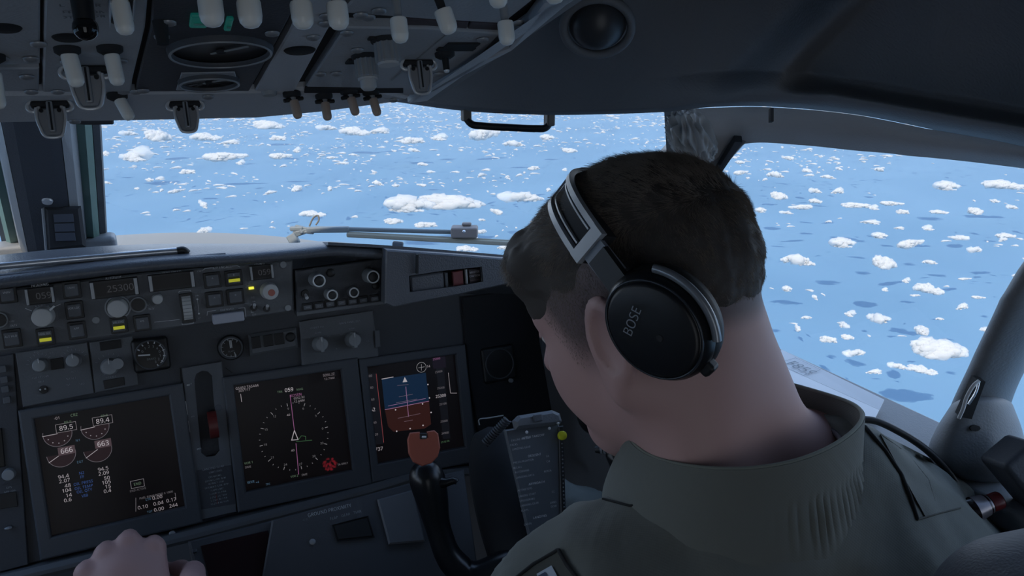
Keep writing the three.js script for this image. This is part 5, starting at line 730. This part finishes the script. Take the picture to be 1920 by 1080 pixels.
const torsoSdf = (x, y, z, o) => { // o: how far cloth stands off the body
  const p = (a, b, r0, r1) => cap(x, y, z, a, b, r0 + o, r1 + o);
  let d = p(shL, shR, 0.060, 0.060); d = smin(d, p([0.53, 0.975, -0.45], shL, 0.052, 0.058), 0.05); d = smin(d, p([0.65, 0.975, -0.445], shR, 0.052, 0.058), 0.05); d = smin(d, p([0.55, 0.955, -0.425], [0.64, 0.955, -0.42], 0.05, 0.05), 0.05);
  d = smin(d, p([0.515, 0.84, -0.445], [0.53, 0.5, -0.43], 0.108, 0.115), 0.07); d = smin(d, p([0.675, 0.84, -0.435], [0.67, 0.5, -0.43], 0.108, 0.115), 0.07);
  d = smin(d, p(shL, elL, 0.060, 0.046), 0.04); d = smin(d, p(elL, [0.125, 0.715, -0.738], 0.046, 0.036), 0.03); d = smin(d, p(shR, elR, 0.062, 0.05), 0.04);
  d = smin(d, p([0.56, 0.52, -0.45], [0.575, 0.735, -0.80], 0.085, 0.056), 0.05);
  return d;
};
const fold = (x, y, z) => 0.0085 * (1 - Math.abs(n3(x * 9 + y * 5, y * 6 - x * 4, z * 9)) * 2) * smooth(1.0, 0.94, y) + 0.0016 * n3(x * 26, y * 16 + x * 9, z * 26);
const crease = (x, y, z, a, b, w) => { const d = cap(x, y, z, a, b, 0, 0); return Math.exp(-(d * d) / (w * w)); };
function suitSdf(x, y, z) {
  let d = torsoSdf(x, y, z, 0.010) - fold(x, y, z);
  d -= 0.005 * crease(x, y, z, [0.70, 0.985, -0.40], [0.79, 0.86, -0.35], 0.014) + 0.004 * crease(x, y, z, [0.66, 0.95, -0.37], [0.72, 0.84, -0.33], 0.010) - 0.004 * crease(x, y, z, [0.69, 0.95, -0.36], [0.76, 0.84, -0.34], 0.010);
  const nx = (x - 0.558) / 0.088, nz = (z + 0.464) / 0.078; d = smax(d, -(Math.sqrt(nx * nx + nz * nz) - 1) * 0.08 - Math.max(0, 0.965 - y) * 2, 0.006);  // neck opening
  return d;
}
const hitSuit = (px, py, lift = 0) => { const r = ray(px, py), s = r.length(); let t = 0.3; for (let i = 0; i < 140; i++) { const p = CAMP.clone().addScaledVector(r, t), d = suitSdf(p.x, p.y, p.z) - lift; if (d < 2e-4) return p; t += Math.max(2e-4, d * 0.7) / s; if (t > 2) break; } return at(px, py, 0.7); };
const suitN = (p) => { const e = 2e-3; return V(suitSdf(p.x + e, p.y, p.z) - suitSdf(p.x - e, p.y, p.z), suitSdf(p.x, p.y + e, p.z) - suitSdf(p.x, p.y - e, p.z), suitSdf(p.x, p.y, p.z + e) - suitSdf(p.x, p.y, p.z - e)).normalize(); };
const skinMat = std(0xb59390, 0.55, { vertexColors: true }), lidMat = std(0xb59390, 0.55), suitMat = std(0x676b67, 0.9, { grain: 'cloth' }), suitEdge = std(0x4c4e4a, 0.9, { grain: 'cloth' });
const person = thing('person', 'pilot in an olive flight suit seen from behind, head bent left, hand on a lever', 'person', null);
{
  const head = nets(headSdf, [-0.105, -0.27, -0.135], [0.21, 0.135, 0.19], 0.0032); head.applyMatrix4(headM);
  const hand = nets(handSdf, [-0.02, 0.70, -0.95], [0.31, 0.86, -0.55], 0.0032), inner = nets((x, y, z) => torsoSdf(x, y, z, -0.012), [0.05, 0.42, -0.9], [1.0, 1.08, -0.26], 0.014);
  const hlS = table([-0.10, -0.085, -0.065, -0.045, -0.030, -0.012, 0.01, 0.035, 0.06, 0.085, 0.12], [0.052, 0.048, 0.030, 0.000, -0.026, -0.026, 0.006, -0.012, -0.056, -0.086, -0.10]);
  const g = join([head, hand, inner]); g.deleteAttribute('uv'); const gp = g.attributes.position, gc = new Float32Array(gp.count * 3); // clipped hair shows through the scalp below the longer hair
  for (let i = 0; i < gp.count; i++) { const p = V(gp.getX(i), gp.getY(i), gp.getZ(i)).applyMatrix4(headI), near = smooth(0.016, 0.004, skull(p.x, p.y, p.z)) * smooth(0.2, 0.15, Math.abs(p.x)), k = 0.85 * near * smooth(-0.022, 0.026, p.y - hlS(p.z)); gc.set([mix(1, 0.20, k), mix(1, 0.26, k), mix(1, 0.30, k)], i * 3); }
  g.setAttribute('color', new THREE.BufferAttribute(gc, 3)); const body = part('body', g, skinMat, person);
  const eyeW = std(0xe8e4e0, 0.2), iris = std(0x4a3a2a, 0.2); for (const s of [-1, 1]) { const e = part('eye', new THREE.SphereGeometry(0.0118, 20, 14).translate(s * 0.032, -0.006, -0.079).applyMatrix4(headM), eyeW, person); part('iris', new THREE.SphereGeometry(0.0058, 14, 10).translate(s * 0.032, -0.007, -0.0855).applyMatrix4(headM), iris, e); part('eyelid', new THREE.SphereGeometry(0.0128, 20, 10, 0, 6.3, 0, 1.35).rotateX(-0.5).translate(s * 0.032, -0.006, -0.079).applyMatrix4(headM), lidMat, e); }
  // hair: a short shell that thins to nothing at the hairline, with single hairs on it
  const hl = table([-0.10, -0.085, -0.065, -0.045, -0.030, -0.012, 0.01, 0.035, 0.06, 0.085, 0.12], [0.052, 0.048, 0.036, 0.006, -0.020, -0.022, 0.012, -0.006, -0.050, -0.080, -0.10]);
  const amount = (x, y, z) => smooth(0.0, 0.085, y - hl(z) + 0.004 * n3(x * 60, y * 60, z * 60));
  const thick = (x, y, z) => { const h = amount(x, y, z), top = smooth(0.03, 0.08, y), front = smooth(-0.04, -0.09, z) * smooth(0.03, 0.06, y); return -0.003 + h * (0.006 + 0.004 * top + 0.020 * front) * (1 - 0.7 * Math.exp(-(((z + 0.02 + y * 0.55) / 0.02) ** 2)) * smooth(0, 0.03, y)) + 0.0022 * h * h * n3(x * 34, y * 20, z * 22) + 0.0012 * h * h * n3(x * 90, y * 60, z * 60); };
  const hairSdf = (x, y, z) => smin(skull(x, y, z) - thick(x, y, z), cap(x, y, z, [-0.042, 0.058, -0.070], [0.042, 0.060, -0.078], 0.019, 0.022) - 0.004 * n3(x * 40, y * 25, z * 25) - 0.002 * n3(x * 110, y * 40, z * 40), 0.05);
  const hairMat = std(0x3f3a37, 0.7), hair = part('hair', nets(hairSdf, [-0.105, -0.12, -0.14], [0.105, 0.15, 0.135], 0.003).applyMatrix4(headM), hairMat, person);
  const r = rng(91), strand = new THREE.CylinderGeometry(0.12, 0.5, 1, 4, 3, true).translate(0, 0.5, 0), SP = strand.attributes.position; for (let i = 0; i < SP.count; i++) { const y = SP.getY(i); SP.setZ(i, SP.getZ(i) - 0.0); SP.setX(i, SP.getX(i)); } strand.deleteAttribute('uv');
  const list = []; let tries = 0; const gradS = (x, y, z) => { const e = 0.002; return V(skull(x + e, y, z) - skull(x - e, y, z), skull(x, y + e, z) - skull(x, y - e, z), skull(x, y, z + e) - skull(x, y, z - e)).normalize(); };
  while (list.length < 60000 && tries++ < 220000) {
    const a = r() * 6.2832, c = r() * 1.55 - 0.55, s = Math.sqrt(Math.max(0, 1 - c * c)); let p = V(Math.cos(a) * s * 0.085, 0.02 + c * 0.1, Math.sin(a) * s * 0.105 + 0.008); for (let k = 0; k < 3; k++) p.addScaledVector(gradS(p.x, p.y, p.z), -skull(p.x, p.y, p.z));
    const h = amount(p.x, p.y, p.z); const hh = Math.max(h, 0.4 * smooth(-0.03, 0.012, p.y - hl(p.z))); if (r() > Math.min(1, 0.1 + hh * 1.4) || hh < 0.06) continue; const n = gradS(p.x, p.y, p.z), top = smooth(0.03, 0.085, p.y), front = smooth(-0.05, -0.095, p.z) * smooth(0.03, 0.055, p.y);
    const len = hh * (0.0035 + 0.006 * top + 0.040 * front) * (0.6 + 0.8 * r()), comb = V(-0.25 * p.x / 0.08, mix(-1, 0.1, top) - 1.3 * front, mix(0.25, -1, Math.max(top, front))), dir = comb.addScaledVector(n, -comb.dot(n)).normalize().multiplyScalar(0.9).addScaledVector(n, 0.3 + 0.45 * front).add(V(r() - 0.5, r() - 0.5, r() - 0.5).multiplyScalar(0.4)).normalize();
    for (let k = 0; k < 4; k++) { const q = hairSdf(p.x, p.y, p.z); if (q < -0.0015) p.addScaledVector(n, -q * 0.9 - 0.0006); } list.push([p, dir, Math.max(0.0015, len), n]);
  }
  const im = new THREE.InstancedMesh(strand, std(0x857a70, 0.55), list.length), m4 = new THREE.Matrix4(), up = V(0, 1, 0);
  list.forEach(([p, d, l], i) => { m4.compose(p, new THREE.Quaternion().setFromUnitVectors(up, d), V(0.00026, l, 0.00026)); im.setMatrixAt(i, m4.premultiply(headM)); }); im.name = 'hair_strands'; im.userData.kind = 'stuff'; shade(im); person.add(im);
  // flight suit
  const suit = part('flight_suit', nets(suitSdf, [0.02, 0.44, -0.93], [1.0, 1.09, -0.24], 0.0068), suitMat, person);
  const cc = V(0.558, 1.002, -0.464), ring = (th, v) => { // standing collar: v = 0 at the top edge, 0.6 at its foot, 1 in the gathered cloth below
    const c = Math.cos(th), s = Math.sin(th), back = smooth(-0.3, 1, s), open = smooth(-0.75, -1, s), w = mix(0, 1, v), rx = mix(0.099, 0.103, Math.min(1, v * 1.6)) + 0.012 * smooth(0.55, 1, v), rz = mix(0.086, 0.088, Math.min(1, v * 1.6)) + 0.012 * smooth(0.55, 1, v);
    const rip = (0.0022 * Math.sin(th * 84 + 3 * Math.sin(th * 5)) + 0.0012 * Math.sin(th * 105 + 1)) * Math.exp(-((v - 0.72) ** 2) / 0.02) * smooth(-0.2, 0.7, 0.4 * s + c) + 0.0025 * Math.sin(th * 3 + 1) * (1 - v);
    const k = 1 + rip / 0.1; const top = 0.044 + 0.016 * back + 0.006 * c - 0.03 * open; return V(cc.x + c * rx * k, cc.y + mix(top, -0.004, v) - 0.020 * smooth(0.6, 1, v) - rip * 0.5, cc.z + s * rz * k); };
  const collar = part('collar', shellGrid((u, v) => ring(u * 2 * Math.PI, v), 420, 30, 0.0022, true), suitMat, suit); tag(collar, 'standing collar with gathered cloth at its foot');
  const edge = []; for (let i = 0; i <= 120; i++) edge.push(ring(i / 120 * 2 * Math.PI, 0.0)); part('collar_edge', tube(edge.slice(0, -1), 0.0017, 240, 8, true), std(0x767b74, 0.9), collar);
  const under = []; for (let i = 0; i < 60; i++) { const a = i / 60 * 2 * Math.PI; under.push(V(cc.x + 0.080 * Math.cos(a) + 0.008, cc.y + 0.020 + 0.012 * Math.sin(a) + 0.006 * Math.cos(a), cc.z + 0.070 * Math.sin(a))); }
  tag(part('undershirt_collar', [tube(under, 0.0024, 160, 8, true), tube(under.map((p) => p.clone().add(V((p.x - cc.x) * 0.05, -0.008, (p.z - cc.z) * 0.05))), 0.005, 160, 8, true)], std(0x6c6468, 0.9), suit), 'dark undershirt neckband');
  const seam = (pts, rad = 0.0011, m = std(0x14171a, 0.9), lift = 0.0004) => { const c = []; for (let i = 0; i < pts.length - 1; i++) for (let k = 0; k < 6; k++) c.push(hitSuit(mix(pts[i][0], pts[i + 1][0], k / 6), mix(pts[i][1], pts[i + 1][1], k / 6), lift)); c.push(hitSuit(...pts[pts.length - 1], lift)); return part('seam', tube(c, rad, c.length * 3, 6), m, suit); };
  seam([[1622, 800], [1660, 845], [1690, 890], [1706, 930], [1720, 974]], 0.0018); seam([[1720, 974], [1760, 962], [1800, 952]], 0.001, suitEdge); seam([[1650, 815], [1700, 850], [1740, 900], [1752, 940]], 0.001, suitEdge); seam([[1130, 935], [1180, 948], [1250, 940], [1310, 925]], 0.001);
  const patch = (name, pts, lift, m) => { const P = pts.map(([x, y]) => hitSuit(x, y, lift)), s = grid((u, v) => { const x = mix(mix(pts[0][0], pts[1][0], u), mix(pts[3][0], pts[2][0], u), v), y = mix(mix(pts[0][1], pts[1][1], u), mix(pts[3][1], pts[2][1], u), v); return hitSuit(x, y, lift); }, 14, 14, false); return part(name, s, m, suit); };
  patch('sleeve_patch', [[1046, 1032], [1085, 1085], [1010, 1150], [960, 1088]], 0.0016, suitEdge); seam([[960, 1090], [1000, 1058], [1047, 1031], [1062, 1058], [1085, 1088]], 0.0016, std(0x1b1e22, 0.9), 0.0016); patch('flag_badge', [[1034, 1060], [1050, 1090], [1020, 1110], [1006, 1076]], 0.0028, std(0xaab6c4, 0.7)); patch('flag_canton', [[1022, 1072], [1030, 1086], [1018, 1096], [1008, 1080]], 0.0034, std(0x30405c, 0.7));
  patch('shoulder_panel', [[1650, 812], [1745, 860], [1808, 950], [1735, 968]], 0.0012, suitMat);
}
{ // headset
  const g = thing('headset', 'black aviation headset with a silver framed headband worn by the pilot', 'headset', headO); g.quaternion.setFromRotationMatrix(new THREE.Matrix4().makeBasis(hX, hU, hB));
  const mid = V(0, 0.0, 0.026), W = V(0, 0.110, -0.030).sub(mid), H = W.length(); W.normalize(); const N = V(1, 0, 0).cross(W).normalize();  // N: across the band, towards the back
  const P = (phi, out, across) => mid.clone().addScaledVector(V(1, 0, 0), -Math.sign(Math.cos(phi)) * Math.pow(Math.abs(Math.cos(phi)), 0.82) * (0.096 + out)).addScaledVector(W, Math.pow(Math.sin(phi), 0.9) * (H + out)).addScaledVector(N, across).add(V(0, 0, 0.036 * Math.cos(phi)));
  const arc = (p0, p1, a0, a1, o0, o1, n = 40) => shellGrid((u, v) => P(mix(p0, p1, u), o1, mix(a0, a1, v)), n, 3, o1 - o0, true), d = R(1);
  part('head_cushion', arc(26 * d, 154 * d, -0.015, 0.015, -0.010, 0.001, 60), M.matte, g);
  const fr = std(0xa3a9b0, 0.36, { metal: 0.1 });
  part('band_frame', [arc(26 * d, 154 * d, -0.0165, -0.0115, 0.0005, 0.0055, 60), arc(26 * d, 154 * d, 0.0115, 0.0165, 0.0005, 0.0055, 60), arc(26 * d, 31 * d, -0.0165, 0.0165, 0.0005, 0.006, 8), arc(149 * d, 154 * d, -0.0165, 0.0165, 0.0005, 0.006, 8), arc(76 * d, 104 * d, -0.0165, 0.0165, 0.0008, 0.0050, 30)], fr, g);
  for (const [a, b] of [[33, 72], [108, 147]]) part('inner_frame', [arc(a * d, b * d, -0.0085, -0.0070, 0.0005, 0.0035, 20), arc(a * d, b * d, 0.0070, 0.0085, 0.0005, 0.0035, 20), arc(b > 100 ? a * d : (b - 1) * d, b > 100 ? (a + 1) * d : b * d, -0.0085, 0.0085, 0.0005, 0.0035, 4)], fr, g);
  for (const [a, b] of [[13, 26.5], [153.5, 167]]) part('slider', arc(a * d, b * d, -0.0105, 0.0105, -0.001, 0.003, 12), std(0x8a919c, 0.45), g);
  for (const s of [1, -1]) {
    const q = new THREE.Quaternion().setFromRotationMatrix(new THREE.Matrix4().makeBasis(s > 0 ? N.clone() : N.clone().negate(), W, V(-s, 0, 0))), c = sub('ear_cup', g, mid.clone().add(V(-s * 0.088, -0.010, s * 0.036 + 0.006))); c.quaternion.copy(q); // z outwards
    c.rotateX(0.10); c.scale.setScalar(0.93);
    const ov = (pr, sx = 0.92) => latZ(pr, 56).scale(sx, 1.06, 1);
    part('cushion', ov([[0.026, -0.014], [0.036, -0.016], [0.043, -0.012], [0.0445, -0.004], [0.043, 0.003], [0.040, 0.006]]), std(0x15171b, 0.55), c);
    part('shell', ov([[0.0425, 0.004], [0.0435, 0.007], [0.0425, 0.013], [0.0395, 0.018], [0.037, 0.0195]]), std(0x101216, 0.3), c); part('cover', ov([[0.0375, 0.018], [0.0365, 0.0205], [0.034, 0.0225], [0.02, 0.0245], [0, 0.025]]), std(0x121419, 0.42), c);
    part('rim', new THREE.TorusGeometry(0.0385, 0.0011, 8, 64).scale(0.92, 1.06, 1).translate(0, 0, 0.019), std(0x3c4148, 0.25, { metal: 0.4 }), c);
    const yk = []; for (let i = 0; i <= 24; i++) { const a = R(40 - i * 3.7); yk.push(V(0.0455 * 0.94 * Math.cos(a), 0.0455 * 1.08 * Math.sin(a), 0.012)); } part('yoke_arm', tube(yk, 0.0034, 40, 10), std(0x8d939b, 0.3, { metal: 0.5 }), c);
    part('upper_arm', slab([V(-0.010, 0.036, 0.013), V(0.010, 0.036, 0.013), V(0.010, 0.072, 0.004), V(-0.010, 0.072, 0.004)], 0.006), M.black, c); part('cable_boss', T(rb(0.012, 0.010, 0.012, 0.003), 0.004, -0.047, 0.006), M.black, c);
    part('centre_button', cylZ(0.003, 0.0026, 0.001, 16).translate(0.003, -0.008, 0.0246), M.matte, c);
    if (s > 0) { const t = lettering(0.036, 0.012, 12000, (k) => word(k, 'BOSE', 0, 0, 0.0105, '#8a9098')), m = new THREE.Mesh(new THREE.PlaneGeometry(0.036, 0.012), printMat(t, 0.4)); m.position.set(-0.004, 0.015, 0.0254); m.rotation.z = R(20); m.name = 'brand_lettering'; c.add(m); }
  }
}
{ // cable over the right shoulder
  const pts = [[1606, 786, 0.735], [1640, 789, 0.735], [1690, 812, 0.735], [1735, 842, 0.735], [1770, 876, 0.735], [1795, 912, 0.735], [1806, 945, 0.735], [1800, 1010, 0.74]].map((p) => at(...p));
  solo('shoulder_cable', capsuleTube(pts, 0.0034, 60, 10), M.black, 'thick black cable curving over the right shoulder of the pilot', 'cable');
}
{ // seat back close to the camera at the lower right
  const g = thing('pilot_seat', 'blue-grey padded seat back corner at the lower right, closest to the viewer', 'seat', at(2175, 1290, 0.52)); g.quaternion.copy(camera.quaternion); g.rotateX(R(17)); g.rotateZ(R(24)); g.rotateY(R(-12));
  part('backrest', new RoundedBoxGeometry(0.26, 0.50, 0.15, 10, 0.07).translate(0.0, -0.13, 0), std(0x4c5058, 0.6, { grain: 0.0003 }), g); part('piping', tube([V(-0.124, -0.3, 0.045), V(-0.122, 0, 0.045), V(-0.10, 0.075, 0.046), V(-0.05, 0.105, 0.046), V(0.1, 0.108, 0.046)], 0.003, 40, 8), std(0x494e58, 0.6), g);
  part('pillar', rb(0.16, 0.5, 0.1, 0.02).translate(-0.02, -0.55, 0), M.panelDark, g); part('base', rb(0.24, 0.2, 0.24, 0.02).translate(0.0, -0.82, 0.0), M.panelDark, g);
}
{ // things on the right side ledge
  const P = (x, y, d = 0.86) => at(x, y, d);
  { const g = thing('map_sheet', 'white folded card with a boxed code standing on the right window sill', 'card', P(1560, 730, 0.885)), c = g.position; const Q = (x, y, d = 0.885) => P(x, y, d).sub(c);
    const A = [1465, 655], B = [1658, 749], Cc = [1640, 786], Dd = [1448, 706], f = (u, v) => [mix(mix(A[0], B[0], u), mix(Dd[0], Cc[0], u), v), mix(mix(A[1], B[1], u), mix(Dd[1], Cc[1], u), v)];
    const Z = (u, v) => { const h = 0.968 + 0.006 * Math.abs(v - 0.53); return onAxis(...f(u, v), 'y', h).sub(c); };
    part('upper_leaf', slab([[0, 0], [0, 0.52], [1, 0.52], [1, 0]].map(([u, v]) => Z(u, v)), 0.001), M.paper, g); part('lower_leaf', slab([[0, 0.53], [0, 1.35], [1, 1.0], [1, 0.53]].map(([u, v]) => Z(u, v)), 0.001), M.paper, g);
    const up = V(0, 0.0012, 0), x0 = Z(0.07, 0.1).add(up), x1 = Z(0.33, 0.1).add(up), y1 = Z(0.07, 0.5).add(up), w = x0.distanceTo(x1), h = x0.distanceTo(y1), ex = x1.clone().sub(x0).normalize(), ez = ex.clone().cross(y1.clone().sub(x0)).normalize().negate(), ey = ez.clone().cross(ex);
    const t = lettering(w, h, 9000, (k) => { k.strokeStyle = '#8b929a'; k.lineWidth = 0.0006; k.strokeRect(-w * 0.46, -h * 0.42, w * 0.92, h * 0.84); word(k, 'LF859', 0, 0, h * 0.62, '#8b929a'); }), m = new THREE.Mesh(new THREE.PlaneGeometry(w, h), printMat(t)); m.name = 'code_print'; m.quaternion.setFromRotationMatrix(new THREE.Matrix4().makeBasis(ex, ey, ez)); m.position.copy(x0).addScaledVector(ex, w / 2).addScaledVector(y1.clone().sub(x0).normalize(), h / 2); g.add(m); }
  solo('sill_rail', capsuleTube([P(1560, 720, 0.98), P(1660, 773, 0.94), P(1752, 832, 0.88)], 0.0035, 20, 8), std(0x8a6f58, 0.5), 'thin brown rail along the right window sill behind the white card', 'rail');
  { const g = thing('document_box', 'dark box with a white label strip beside the right window post', 'box', P(1932, 898, 0.70)); g.quaternion.copy(camera.quaternion); g.rotateZ(R(-50)); part('body', rb(0.07, 0.036, 0.04, 0.005), M.panelDark, g); part('label_strip', rb(0.03, 0.014, 0.002, 0.0008).translate(0.012, 0.006, 0.021), M.white, g); }
  { const g = thing('drink_bottle', 'small dark bottle with red and silver cap beside the right window post', 'bottle', P(1856, 944, 0.70)); g.quaternion.copy(camera.quaternion); g.rotateZ(R(-70)); g.scale.setScalar(0.75); part('body', latZ([[0, -0.05], [0.014, -0.048], [0.015, -0.02], [0.012, -0.004], [0.010, 0]], 24).rotateX(-Math.PI / 2), std(0x1b1012, 0.15), g); part('cap', latZ([[0.0105, 0], [0.0105, 0.012], [0.009, 0.014], [0, 0.014]], 24).rotateX(-Math.PI / 2), std(0x6a2426, 0.3), g); part('foil', latZ([[0.0152, -0.02], [0.0125, -0.006], [0.0108, -0.001]], 24).rotateX(-Math.PI / 2), std(0x8a8488, 0.3, { metal: 0.5 }), g); }
}
renderer.render(scene, camera);
